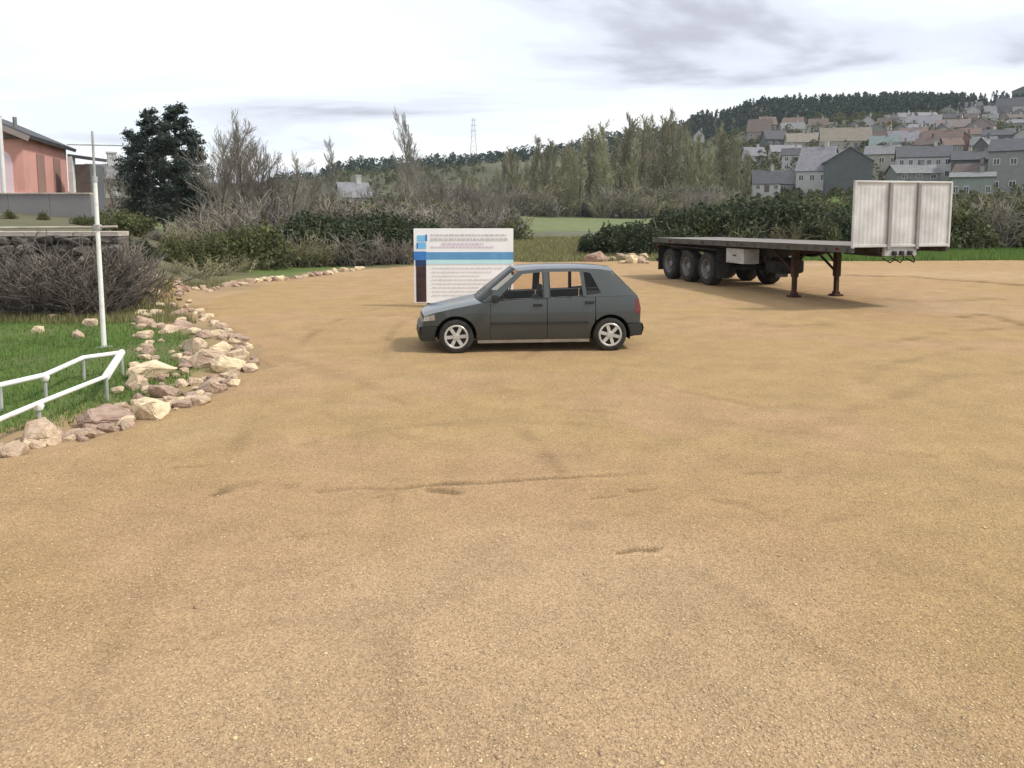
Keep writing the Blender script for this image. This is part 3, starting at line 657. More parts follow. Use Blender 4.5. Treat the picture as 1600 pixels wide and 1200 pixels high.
    cross('front_bumper', [(0.04, 0.455), (-0.02, 0.44), (-0.035, 0.34), (0.0, 0.20), (0.06, 0.19)], M['bumper'], lambda t: (-0.06, 0), edge=lambda x, z: w(0.05, z) + 0.005, flip=False)
    cross('rear_bumper', [(3.60, 0.47), (3.67, 0.455), (3.69, 0.38), (3.66, 0.26), (3.58, 0.25)], M['bumper'], lambda t: (0.045, 0), edge=lambda x, z: w(3.6, z) + 0.005)
    # floor pan, bulkheads, dashboard, seats, steering wheel
    link('floor_pan', MB().box((1.85, 0, 0.235), (3.2, 0.98, 0.07)).box((1.87, 0, 0.26), (1.75, 1.44, 0.10)).mesh('floor_pan', M['black_plastic']), car)
    link('engine_bulkhead', MB().box((0.5, 0, 0.40), (0.75, 0.66, 0.30)).box((1.08, 0, 0.56), (0.05, 1.45, 0.56)).mesh('engine_bulkhead', M['black_plastic']), car)
    link('dashboard', MB().box((1.22, 0, 0.80), (0.30, 1.40, 0.14)).box((1.33, -0.36, 0.86), (0.10, 0.32, 0.10)).mesh('dashboard', M['black_plastic'], bevel=0.03), car)
    def seat(x, y, wd, hz=0.80, head=True):
        mb = MB().box((x - 0.22, y, 0.42), (0.48, wd, 0.16)); rot = Matrix.Rotation(R(16), 3, 'Y')
        mb.box((x + 0.05, y, 0.62), (0.13, wd, 0.44), rot)
        if head:
            mb.box((x + 0.15, y, 0.955), (0.075, 0.22, 0.15), rot).box((x + 0.13, y, 0.87), (0.02, 0.12, 0.08), rot)
        return link('seat', mb.mesh('seat', M['seat'], bevel=0.025, smooth=True), car)
    seat(1.93, -0.36, 0.48); seat(1.93, 0.36, 0.48); seat(2.80, 0, 1.22, head=False)
    link('parcel_shelf', MB().box((3.12, 0, 0.87), (0.48, 1.30, 0.03)).mesh('parcel_shelf', M['black_plastic']), car)
    pts = [(1.50 + 0.06 * math.sin(a), 0.36 + 0.18 * math.cos(a), 0.87 + 0.17 * math.sin(a)) for a in [i * math.pi / 8 for i in range(17)]]
    link('steering_wheel', MB().tube(pts, 0.013, 6, cap=False).bar((1.30, .36, .80), (1.50, .36, .87), .04, .04).mesh('steering_wheel', M['black_plastic']), car)
    mir = MB().box((1.56, 0, 1.255), (0.03, 0.20, 0.055)); link('rear_view_mirror', mir.mesh('rear_view_mirror', M['black_plastic'], bevel=0.01), car)
    # wheels
    ty = MB().lathe([(0.185, -0.082), (0.215, -0.088), (0.258, -0.086), (0.276, -0.070), (0.282, -0.04), (0.282, 0.04), (0.276, 0.07), (0.258, 0.086), (0.185, 0.082)], 36).mesh('tyre', M['rubber'], smooth=True)
    rm = MB().lathe([(0.0, -0.035), (0.19, -0.030), (0.19, 0.06)], 30)
    bk = rm.mesh('rim_back', M['black_steel'], smooth=True)
    rs_ = MB().lathe([(0.197, -0.086), (0.197, -0.072), (0.168, -0.070), (0.163, -0.082), (0.172, -0.092), (0.19, -0.092), (0.197, -0.086)], 30)
    for i in range(6):
        a = i * math.pi / 3 + 0.3; rot = Matrix.Rotation(-a, 3, 'Y')
        c = rot @ Vector((0.105, 0, 0)); rs_.box((c.x, -0.072, c.z), (0.14, 0.022, 0.055), rot)
    rs_.lathe([(0.0, -0.094), (0.045, -0.092), (0.055, -0.08), (0.055, -0.05)], 16)
    rme = rs_.mesh('rim', M['rim_silver'], smooth=0.6)
    for cx in (XF, XR):
        for s in (-1, 1):
            wh = link('wheel', ty, car, (cx, s * 0.715, WR), 0 if s < 0 else math.pi); wh.rotation_euler[1] = random.Random(int(cx * 10) + s).uniform(0, 1)
            link('rim', rme, wh); link('rim_back', bk, wh)
    return car
build_car()
# ================================================================== SIGN BOARD
def build_sign():
    pl, pr = G(648, 482), G(802, 482)
    c = (pl + pr) / 2; Wd = (pr - pl).length; s = thing('sign_board', 'white site notice board with blue band and dark photo strip behind the car', 'sign', (c.x, c.y, zg(c.x, c.y)), R(1.5))
    top = at(700, 357, c.y).z - s.location.z; z0 = 0.10; H = top - z0
    def rect(u0, u1, v0, v1, lay, th=0.003):    # u,v in 0..1 over the face, v down
        return ((-Wd / 2 + Wd * (u0 + u1) / 2, -0.022 - 0.0035 * lay, top - H * (v0 + v1) / 2), (Wd * (u1 - u0), th, H * (v1 - v0)))
    link('panel', MB().box((0, 0, z0 + H / 2), (Wd, 0.036, H)).mesh('panel', M['board'], bevel=0.006), s)
    for x in (-Wd * 0.36, Wd * 0.36):
        link('post', MB().box((x, 0.052, top * 0.5 - 0.08), (0.06, 0.06, top * 0.96 + 0.1)).mesh('post', M['rail_steel']), s)
        link('brace', MB().bar((x, 0.085, top * .72), (x, 0.95, 0.0), 0.05, 0.05).mesh('brace', M['rail_steel']), s)
    link('blue_band', MB().box(*rect(0.0, 1.0, 0.315, 0.415, 1)).mesh('blue_band', M['steel_blue']), s)
    link('cyan_band', MB().box(*rect(0.125, 1.0, 0.417, 0.475, 1)).mesh('cyan_band', M['cyan']), s)
    link('blue_corner', MB().box(*rect(0.0, 0.125, 0.305, 0.42, 2)).mesh('blue_corner', M['blue']), s)
    link('navy_block', MB().box(*rect(0.015, 0.122, 0.422, 0.50, 1)).mesh('navy_block', M['navy']), s)
    link('photo_strip', MB().box(*rect(0.02, 0.122, 0.502, 0.985, 1)).mesh('photo_strip', M['maroon']), s)
    for q in ((0.035, 0.115, 0.09, 0.17), (0.045, 0.125, 0.185, 0.27)): link('emblem', MB().box(*rect(*q, 1)).mesh('emblem', M['sky_blue']), s)
    for q in ((0.118, 0.135, 0.08, 0.17), (0.028, 0.044, 0.19, 0.27)): link('emblem_edge', MB().box(*rect(*q, 2)).mesh('emblem_edge', M['blue']), s)
    rnd = random.Random(4)
    def lines(name, rows, m):
        mb = MB()
        for v, h, u0, u1 in rows:
            u = u0
            while u < u1:
                L = rnd.uniform(0.012, 0.05); mb.box(*rect(u, min(u + L, u1), v, v + h, 1)); u += L + 0.010
        link(name, mb.mesh(name, m, fix=False), s)['kind'] = 'stuff'
    lines('heading_print', [(0.075, 0.022, 0.17, 0.93), (0.125, 0.035, 0.17, 0.95)], M['ink'])
    lines('subheading_print', [(0.19, 0.028, 0.28, 0.70), (0.235, 0.02, 0.17, 0.80)], M['ink_pink'])
    lines('body_print', [(0.52 + 0.052 * i, 0.016, 0.18, 0.9 - 0.12 * (i % 3)) for i in range(8)], M['ink_tan'])
build_sign()
# ================================================================== FLATBED TRAILER
def build_trailer():
    fl = at(1331, 388, 17.9); th = R(15.0)
    ax = Vector((math.sin(th), -math.cos(th), 0))        # towards the front
    rt = Vector((math.cos(th), math.sin(th), 0))
    Wd, Ln = 2.6, 10.4
    fc = Vector((fl.x, fl.y, 0)) + rt * Wd / 2; rc = fc - ax * Ln
    # local frame: +y forward, +x camera-right, origin under the rear centre
    t = thing('flatbed_trailer', 'flatbed semi-trailer with grey headboard standing on rusty landing legs', 'trailer', (rc.x, rc.y, 0.03), th - math.pi)
    sx = -1                                               # local +x points camera-left after the half turn
    zr, zf = 1.335, 1.475
    dz = lambda y: zr + (zf - zr) * y / Ln
    tilt = math.atan2(zf - zr, Ln); rot = Matrix.Rotation(tilt, 3, 'X')
    # deck planks
    npk = 12; pw = (Wd - 0.16) / npk
    pm = MB().box((0, 0, 0), (pw - 0.012, Ln - 0.10, 0.035), rot).mesh('deck_plank', M['wood_weather'], bevel=0.004)
    for i in range(npk):
        link('deck_plank', pm, t, (-Wd / 2 + 0.08 + pw * (i + .5), Ln / 2, dz(Ln / 2) - 0.018 + 0.003 * ((i * 7) % 3)))
    sr = MB().box((0, 0, 0), (0.07, Ln, 0.16), rot)
    for y in np.arange(0.5, Ln, 0.75): sr.box((0.045, y - Ln / 2, (y - Ln / 2) * math.tan(tilt) - 0.02), (0.02, 0.03, 0.07), rot)   # rope hooks
    srm = sr.mesh('side_rail', M['rail_steel'])
    for s in (-1, 1): link('side_rail', srm, t, (s * (Wd / 2 - 0.035), Ln / 2, dz(Ln / 2) - 0.072), 0 if s > 0 else 0)
    link('rear_rail', MB().box((0, 0.03, zr - 0.10), (Wd - 0.15, 0.06, 0.18)).mesh('rear_rail', M['rail_steel']), t)
    for s in (-1, 1):
        mb = MB()
        # stepped chassis beam: deep aft, shallow over the coupling
        prof = [(0.1, -0.42), (6.6, -0.42), (7.5, -0.20), (Ln - 0.1, -0.18), (Ln - 0.1, -0.04), (0.1, -0.04)]
        vs = [(x, y, dz(y) + q) for x in (-0.06, 0.06) for y, q in prof]
        mb.add(vs, [tuple(range(6)), tuple(range(11, 5, -1))] + [(i, i + 6, (i + 1) % 6 + 6, (i + 1) % 6) for i in range(6)])
        link('chassis_beam', mb.mesh('chassis_beam', M['black_steel']), t, (s * 0.48, 0, 0))
    cmx = MB().box((0, 0, 0), (Wd - 0.16, 0.06, 0.10)).mesh('cross_member', M['black_steel'])
    for i in range(14): y = 0.5 + i * 0.72; link('cross_member', cmx, t, (0, y, dz(y) - 0.10))
    link('coupling_plate', MB().box((0, Ln - 0.75, dz(Ln - .75) - 0.22), (0.9, 1.25, 0.05)).lathe([(0.0, dz(9) - 0.40), (0.045, dz(9) - 0.40), (0.045, dz(9) - 0.2)], 12, axis='Z').mesh('coupling_plate', M['black_steel']), t)
    fb = MB().box((0, Ln - 0.05, zf - 0.12), (0.86, 0.10, 0.24)); link('front_crossbeam', fb.mesh('front_crossbeam', M['box_grey'], bevel=0.02), t)
    for x in (-0.22, 0.0, 0.2):
        link('air_coupling', MB().box((x, Ln + 0.03, zf - 0.17), (0.09, 0.08, 0.10)).mesh('air_coupling', M['black_steel'], bevel=0.01), t)
    for s in (-1, 1):
        for y in (1.4, 3.6, 5.8, 8.0, 9.9): link('side_marker', MB().box((s * (Wd / 2 + .008), y, dz(y) - .075), (.02, .10, .045)).mesh('side_marker', M['lamp_red']), t)
    for x, dx in ((-.22, -.10), (0.0, .05), (.2, .12)):
        link('air_hose', MB().tube([(x, Ln + .07, zf - .17), (x + dx * .5, Ln + .13, zf - .30), (x + dx, Ln + .06, zf - .38), (x + dx, Ln - .2, zf - .30)], .016, 6).mesh('air_hose', M['rubber'], smooth=True), t)
    # headboard: three corrugated sheets between posts
    H = at(1400, 285, 18.2).z - zf - 0.03
    yh = Ln - 0.0
    edges = [-Wd / 2, -0.40, 0.36, Wd / 2]
    for a, b in zip(edges[:-1], edges[1:]):
        mb = MB(); n = max(6, int((b - a - 0.06) / 0.055)); prof = []
        for i in range(n + 1):
            x = a + 0.03 + (b - a - 0.06) * i / n; prof.append((x, 0.007 if i % 2 else 0.0))
        vs = [(x, yh + q, z) for z in (zf - 0.0, zf + H) for x, q in prof] ; m_ = n + 1
        vs2 = [(x, yh + q - 0.02, z) for z in (zf - 0.0, zf + H) for x, q in prof]
        fs = [(i, i + 1, m_ + i + 1, m_ + i) for i in range(n)]; o = 2 * m_
        fs += [(o + i + 1, o + i, o + m_ + i, o + m_ + i + 1) for i in range(n)] + [(m_ + i, m_ + i + 1, o + m_ + i + 1, o + m_ + i) for i in range(n)] + [(0, m_, o + m_, o), (n, o + n, o + m_ + n, m_ + n)]
        mb.add(vs + vs2, fs); link('headboard_sheet', mb.mesh('headboard_sheet', M['alu']), t)
    for x in edges[1:-1]:
        link('headboard_post', MB().box((x, yh + 0.012, zf + H / 2 - 0.04), (0.085, 0.08, H + 0.08)).mesh('headboard_post', M['alu_post'], bevel=0.01), t)
    for x in (edges[0] + 0.02, edges[-1] - 0.02):
        link('headboard_edge', MB().box((x, yh, zf + H / 2 - 0.02), (0.05, 0.07, H + 0.06)).mesh('headboard_edge', M['alu'], bevel=0.01), t)
    link('headboard_rail', MB().box((0, yh, zf + H + 0.012), (Wd, 0.07, 0.045)).mesh('headboard_rail', M['alu'], bevel=0.01), t)
    link('headboard_rail', MB().box((0, yh, zf + 0.0), (Wd, 0.075, 0.06)).mesh('headboard_rail', M['alu'], bevel=0.01), t)
    # landing legs with diagonal braces and sand shoes
    yl = Ln - 3.05; zt = dz(yl) - 0.16
    for s in (-1, 1):
        x = s * 0.64
        lg = link('landing_leg', MB().box((x, yl, zt / 2 + 0.28), (0.15, 0.15, zt - 0.50)).box((x, yl, 0.30), (0.105, 0.105, 0.56)).mesh('landing_leg', M['rust'], bevel=0.01), t)
        link('sand_shoe', MB().box((x, yl, 0.03), (0.28, 0.26, 0.05)).prism([(x - .10, .05), (x + .10, .05), (x + .06, .13), (x - .06, .13)], yl - .07, yl + .07).mesh('sand_shoe', M['rust'], bevel=0.008), lg)
        link('leg_brace', MB().bar((x, yl, zt * 0.64), (x - s * 0.42, yl, zt + 0.02), 0.05, 0.05).mesh('leg_brace', M['rust']), lg)
        link('leg_brace', MB().bar((x, yl - .06, zt * 0.52), (x, yl - 1.1, zt + 0.0), 0.05, 0.05).mesh('leg_brace', M['rust']), lg)
    link('gear_shaft', MB().tube([(-0.85, yl, zt - 0.10), (0.6, yl, zt - 0.10)], 0.022, 8).mesh('gear_shaft', M['rust']), t)
    # axles and wheels
    wr = 0.51
    ty = MB().lathe([(0.29, -0.17), (0.33, -0.185), (0.43, -0.185), (0.49, -0.16), (0.51, -0.12), (0.51, 0.12), (0.49, 0.16), (0.43, 0.185), (0.29, 0.17)], 36, 'Y')
    ty.v = [(y, x, z) for x, y, z in ty.v]; tym = ty.mesh('tyre', M['rubber'], smooth=True)
    rm = MB().lathe([(0.0, -0.10), (0.10, -0.11), (0.13, -0.02), (0.24, -0.03), (0.27, -0.16), (0.295, -0.175), (0.295, 0.16)], 28, 'Y')
    for i in range(8):
        a = i * math.pi / 4; rm.box((0.185 * math.cos(a), -0.05, 0.185 * math.sin(a)), (0.035, 0.05, 0.035))
    rm.v = [(y, x, z) for x, y, z in rm.v]; rmm = rm.mesh('rim', M['rim_dirty'], smooth=0.6)
    for y in (1.05, 2.32, 3.59):
        link('axle', MB().tube([(-0.95, y, wr), (0.95, y, wr)], 0.07, 10).mesh('axle', M['black_steel']), t)
        for s in (-1, 1):
            link('suspension_arm', MB().bar((s * .5, y + .5, dz(y) - .62), (s * .5, y - .35, wr + 0.10), .09, .10).box((s * .5, y - .3, wr + .22), (.22, .24, .22)).box((s * .5, y + .5, dz(y) - .52), (.1, .16, .3)).mesh('suspension_arm', M['black_steel']), t)
            wh = link('wheel', tym, t, (s * 1.0, y, wr - 0.01), 0 if s < 0 else math.pi); link('rim', rmm, wh)
    for s in (-1, 1):
        for y in (0.32, 4.3): link('mud_flap', MB().box((s * 1.0, y, 0.68), (0.42, 0.02, 0.85)).mesh('mud_flap', M['rubber']), t)
        link('mudguard', MB().box((s * 1.02, 2.32, 1.115), (0.42, 3.9, 0.02)).mesh('mudguard', M['black_steel']), t)
        link('tail_lamp', MB().box((s * 0.95, 0.0, zr - 0.30), (0.36, 0.06, 0.14)).mesh('tail_lamp', M['lamp_red'], bevel=0.01), t)
    link('rear_bumper', MB().box((0, 0.08, 0.58), (2.3, 0.08, 0.12)).box((-.7, .1, .82), (.08, .08, .4)).box((.7, .1, .82), (.08, .08, .4)).mesh('rear_bumper', M['black_steel']), t)
    # tool locker on the camera side, spare wheel cradle, air tank
    tb = link('tool_locker', MB().box((0.93, 5.25, 0.985), (0.5, 0.95, 0.42)).mesh('tool_locker', M['box_grey'], bevel=0.015), t)
    link('locker_handle', MB().box((1.19, 5.25, 1.0), (0.03, 0.14, 0.03)).mesh('locker_handle', M['black_steel']), tb)
    link('air_tank', MB().tube([(-0.2, 4.9, 0.82), (-0.2, 5.9, 0.82)], 0.14, 14).mesh('air_tank', M['black_steel'], smooth=True), t)
    sw = link('spare_wheel', tym, t, (0.05, 6.0, 0.72), (0, R(90), 0)); link('rim', rmm, sw)
    link('spare_cradle', MB().box((0.05, 6.0, 0.88), (1.0, 0.06, 0.04)).box((-.42, 6.0, 1.0), (.05, .05, .26)).box((.52, 6.0, 1.0), (.05, .05, .26)).mesh('spare_cradle', M['black_steel']), t)
    return t
build_trailer()
# ================================================================== LEFT EDGE: pole, frame, rocks, wall
def build_pole():
    b = at(163, 545, 13.35); z0 = zg(b.x, b.y); top = at(144, 205, 13.35)
    t = thing('white_pole', 'slender white metal pole rising from the grass behind the tubular frame', 'pole', (b.x, b.y, z0))
    d = Vector((top.x - b.x, 0, top.z - z0)); Hh = d.z
    q = lambda k: (d.x * k, 0, Hh * k)
    link('shaft', MB().tube([q(0), q(.4), q(.78)], [0.040, 0.036, 0.032], 14).mesh('shaft', M['white_paint'], smooth=True), t)
    link('upper_tube', MB().tube([q(.775), q(1.0)], [0.020, 0.018], 12).mesh('upper_tube', M['box_grey'], smooth=True), t)
    link('collar', MB().tube([q(.77), q(.795)], 0.042, 14).mesh('collar', M['box_grey']), t)
    link('foot_plate', MB().box((0, 0, 0.0), (0.2, 0.2, 0.03)).mesh('foot_plate', M['box_grey']), t)
    rl = at(155, 355, 13.35); link('cross_rail', MB().tube([(-2.6, 0, rl.z - z0 - .02), (d.x * .55, 0, rl.z - z0), (0.32, 0, rl.z - z0 + .01)], 0.021, 8).mesh('cross_rail', M['coping'], smooth=True), t)
    link('rail_clamp', MB().box((d.x * .53, 0, rl.z - z0), (.10, .10, .09)).mesh('rail_clamp', M['box_grey'], bevel=.01), t)
    link('far_shaft', MB().tube([(-2.55, 0, -.05), (-2.6, 0, rl.z - z0 + .3)], .035, 12).mesh('far_shaft', M['white_paint'], smooth=True), t)
    link('cross_arm', MB().tube([(-0.42 + d.x * .94, 0, Hh * .94), (0.5 + d.x * .94, 0, Hh * .935)], 0.011, 6).mesh('cross_arm', M['box_grey']), t)
build_pole()
def build_frame():
    h = 0.30
    P = [G(-60, 612, h), G(0, 602, h), G(70, 586, h), G(130, 559, h), G(190, 551, h), G(166, 588, h), G(60, 630, h), G(-60, 680, h)]
    c = P[2].copy(); c.z = 0
    t = thing('tubular_frame', 'white tubular metal frame with bent corners lying low over the grass', 'metal frame', (c.x, c.y, 0))
    L = [p - c for p in P]
    link('back_rail', MB().tube(L[0:5], 0.032, 10).mesh('back_rail', M['white_paint'], smooth=True), t)
    link('end_rail', MB().tube([L[4], L[5]], 0.048, 12).mesh('end_rail', M['white_paint'], smooth=True), t)
    link('front_rail', MB().tube(L[5:], 0.026, 10).mesh('front_rail', M['white_paint'], smooth=True), t)
    for i in (1, 2, 3, 4, 5, 6):
        q = L[i]; zz = tz1(q.x + c.x, q.y + c.y)
        link('stub_leg', MB().tube([(q.x, q.y, h), (q.x, q.y, zz - 0.08)], 0.02, 8).mesh('stub_leg', M['box_grey']), t)
    for i in (2, 6):
        q = L[i]; link('joint', MB().lathe([(0.0, -0.055), (0.04, -0.04), (0.055, 0), (0.04, 0.04), (0.0, 0.055)], 10, 'Z').mesh('joint', M['white_paint'], smooth=True), t, (q.x, q.y, q.z - 0.03))
build_frame()
def rock_mesh(seed, slab=0.7):
    rnd = random.Random(seed); bm = bmesh.new()
    for i in range(26):
        v = Vector((rnd.gauss(0, 1), rnd.gauss(0, 1), rnd.gauss(0, 1))).normalized(); c = max(abs(v.x), abs(v.y), abs(v.z))
        v = v / (c ** 0.75); bm.verts.new((v.x * .5 * rnd.uniform(.85, 1.1), v.y * .42 * rnd.uniform(.85, 1.1), v.z * .5 * slab * rnd.uniform(.8, 1.1)))
    bmesh.ops.convex_hull(bm, input=bm.verts)
    for v in [v for v in bm.verts if not v.link_faces]: bm.verts.remove(v)
    bmesh.ops.bevel(bm, geom=bm.edges[:], offset=0.022, segments=1, affect='EDGES')
    bmesh.ops.triangulate(bm, faces=bm.faces); bmesh.ops.subdivide_edges(bm, edges=bm.edges[:], cuts=1)
    for v in bm.verts:
        v.co += Vector((rnd.gauss(0, .011), rnd.gauss(0, .011), rnd.gauss(0, .011)))
    me = bpy.data.meshes.new('rock'); bm.to_mesh(me); bm.free(); me.materials.append(M['stone']); return me
ROCKM = [rock_mesh(100 + i, 0.55 + 0.35 * ((i * 37) % 10) / 10) for i in range(12)]
def build_rocks():
    rnd = random.Random(11); used = []
    def put(px, py, wpx, name='rock', label=None, group=None, m=None, zs=None):
        p = G(px, py); s = wpx * p.y / FPX; z = zg(p.x, p.y)
        o = link(name, m or rnd.choice(ROCKM), None, (p.x, p.y, z + s * 0.11), (rnd.uniform(-.25, .25), rnd.uniform(-.25, .25), rnd.uniform(0, 6.28)))
        o.scale = (s, s * rnd.uniform(.8, 1.0), s * (zs or rnd.uniform(.75, 1.0)))
        tag(o, label or 'pale broken stone in the rubble edging between grass and lot', 'rock', group or 'rubble stones along the lot edge'); used.append((p.x, p.y, s, label, o))
    big = [(69, 690, 66, 'large pale pointed boulder lying alone between grass and gravel'), (165, 664, 78, 'long pinkish slab stone with dark hollow beneath at the grass edge'),
           (236, 651, 62, 'bulky pale boulder next to the long pinkish slab stone'), (242, 588, 74, 'flat pale slab with a dark hole leaning on the rubble heap'), (305, 548, 42, 'tall cream stone standing at the top of the rubble heap'),
           (328, 570, 58, 'broad tan stone in the middle of the rubble heap')]
    for px, py, w_, lb in big:
        put(px, py, w_, 'boulder', lb, 'large stones on the lot edge')
    for px, py, w_ in [(132, 684, 38), (196, 664, 34), (214, 604, 40), (256, 618, 46), (286, 602, 28), (327, 613, 44), (357, 602, 30), (297, 570, 36), (357, 578, 52), (388, 580, 26), (231, 510, 34), (245, 494, 24), (225, 528, 28),
                       (264, 520, 28), (283, 513, 32), (280, 494, 28), (318, 528, 30), (345, 548, 34), (185, 612, 24), (190, 640, 26), (222, 628, 30), (372, 560, 30), (305, 600, 24), (272, 632, 26), (300, 622, 24),
                       (126, 489, 24), (82, 498, 22), (122, 526, 22), (60, 518, 20), (140, 508, 22), (20, 712, 40), (-10, 716, 36)]: put(px, py, w_)
    for i in range(120):                               # loose smaller stones through the heap
        px = rnd.uniform(205, 392); py = rnd.uniform(480, 632)
        lo = np.interp(px, [205, 300, 392], [480, 500, 555]); hi = np.interp(px, [205, 300, 392], [655, 634, 590])
        if lo < py < hi: put(px, py, rnd.uniform(9, 24))
    for i in range(130):                              # continuous bank of broken stone along the rim
        k = rnd.random() * 9.99; a = int(k); f = k - a
        x0_, y0_ = LOT_PX[a]; x1_, y1_ = LOT_PX[a + 1]
        put(x0_ + (x1_ - x0_) * f - rnd.uniform(0, 24) * (0.5 + 0.5 * (a < 8)), y0_ + (y1_ - y0_) * f - rnd.uniform(-2, 12), rnd.uniform(9, 29) * np.interp(y0_, [470, 700], [.75, 1.15]))
    for i in range(46):                               # low row along the far edge
        k = i / 45 + rnd.uniform(-.01, .01); px = 290 + 275 * k; py = np.interp(px, [290, 330, 420, 500, 565], [468, 459, 441, 429, 421]) + rnd.uniform(-2.5, 2.5)
        put(px, py, rnd.uniform(7, 17), 'rock', 'small pale stone in the low row edging the lot under the hedge', 'low stone row under the hedge')
    for i in range(22):
        put(rnd.uniform(150, 290), rnd.uniform(462, 486), rnd.uniform(9, 24), 'rock', 'brownish stone on the earthy rise behind the pole', 'stones on the earthy rise', zs=0.7)
    # rubble by the trailer tail
    put(930, 409, 40, 'boulder', 'pointed pale boulder at the lot edge above the car roof', m=ROCKM[3], zs=0.95, group='large stones on the lot edge')
    for i in range(16): put(rnd.uniform(945, 1018), rnd.uniform(402, 414), rnd.uniform(10, 26), 'rock', 'pinkish grey rubble stone heaped behind the trailer tail', 'rubble behind the trailer tail', zs=0.9)
    marks = [(x, y, ' '.join(w_ for w_ in lb.split()[:3])) for x, y, s, lb, o in used if lb and o['category'] == 'rock' and o.name.startswith('boulder')]
    for x, y, s, lb, o in used:
        if lb is None:
            d = min(marks, key=lambda q: math.hypot(q[0] - x, q[1] - y)); dd = math.hypot(d[0] - x, d[1] - y)
            size = 'small' if s < 0.2 else ('medium' if s < 0.38 else 'large')
            o['label'] = '%s pale stone %s the %s' % (size, 'touching' if dd < 0.5 else ('close beside' if dd < 1.1 else 'some way from'), d[2])
    return used
build_rocks()
def build_wall():
    yw = 19.25; x0, x1 = -15.2, at(192, 400, yw).x; t = thing('stone_wall', 'rubble stone retaining wall with pale coping below the pink house', 'wall', ((x0 + x1) / 2, yw, 0))
    L = x1 - x0; H = at(100, 362, yw).z
    link('core', MB().box((0, 0.22, H / 2 - 0.2), (L - 0.05, 0.36, H + 0.2)).mesh('core', M['mortar']), t)
    rnd = random.Random(5); ms = []
    for i in range(8):
        bm = bmesh.new(); bmesh.ops.create_cube(bm, size=1.0); bmesh.ops.bevel(bm, geom=bm.edges[:], offset=0.22, segments=1, affect='EDGES')
        r2 = random.Random(50 + i)
        for v in bm.verts: v.co += Vector((r2.gauss(0, .085), r2.gauss(0, .10), r2.gauss(0, .085)))
        me = bpy.data.meshes.new('stone'); bm.to_mesh(me); bm.free(); me.materials.append(M['stone_grey']); ms.append(me)
    z = -0.05
    while z < H - 0.12:
        h = rnd.uniform(0.15, 0.24); x = -L / 2
        if z + h > H - 0.1: h = H - 0.1 - z
        while x < L / 2 - 0.1:
            w_ = min(rnd.uniform(0.24, 0.58), L / 2 - x)
            o = link('stone', rnd.choice(ms), t, (x + w_ / 2, 0.03 + rnd.uniform(-.06, .05), z + h / 2 + rnd.uniform(-.025, .025)), (0, rnd.uniform(-.16, .16), 0)); o.scale = (w_ * 1.04, 0.32, h * rnd.uniform(.95, 1.15)); x += w_
        z += h
    x = -L / 2
    while x < L / 2 - 0.2:
        w_ = min(rnd.uniform(0.7, 1.1), L / 2 - x)
        o = link('coping_stone', MB().box((0, 0, 0), (1, 1, 1)).mesh('coping_stone', M['coping'], bevel=0.04), t, (x + w_ / 2, 0.17, H - 0.045 + rnd.uniform(-.012, .012))); o.scale = (w_ - 0.015, 0.56, 0.11); x += w_
    # grey mottled boundary wall further up the terrace
    yb = 29.0; xa, xb = -25.5, at(150, 330, yb).x; c = (xa + xb) / 2; zt = at(100, 304, yb).z; zb = 1.5
    g = thing('boundary_wall', 'long mottled grey rendered wall in front of the pink house', 'wall', (c, yb, zb), R(-2))
    nb = 7; pl = (xb - xa) / nb
    for i in range(nb): link('wall_panel', MB().box((0, 0, 0), (pl - 0.012, 0.2, zt - zb)).mesh('wall_panel', M['wall_concrete'], bevel=0.008), g, ((i + .5) * pl - (xb - xa) / 2, 0, (zt - zb) / 2))
    for i in range(nb): link('cap_stone', MB().box((0, 0, 0), (pl - 0.02, 0.28, 0.06)).mesh('cap_stone', M['coping'], bevel=0.01), g, ((i + .5) * pl - (xb - xa) / 2, 0, zt - zb + 0.031))
build_wall()
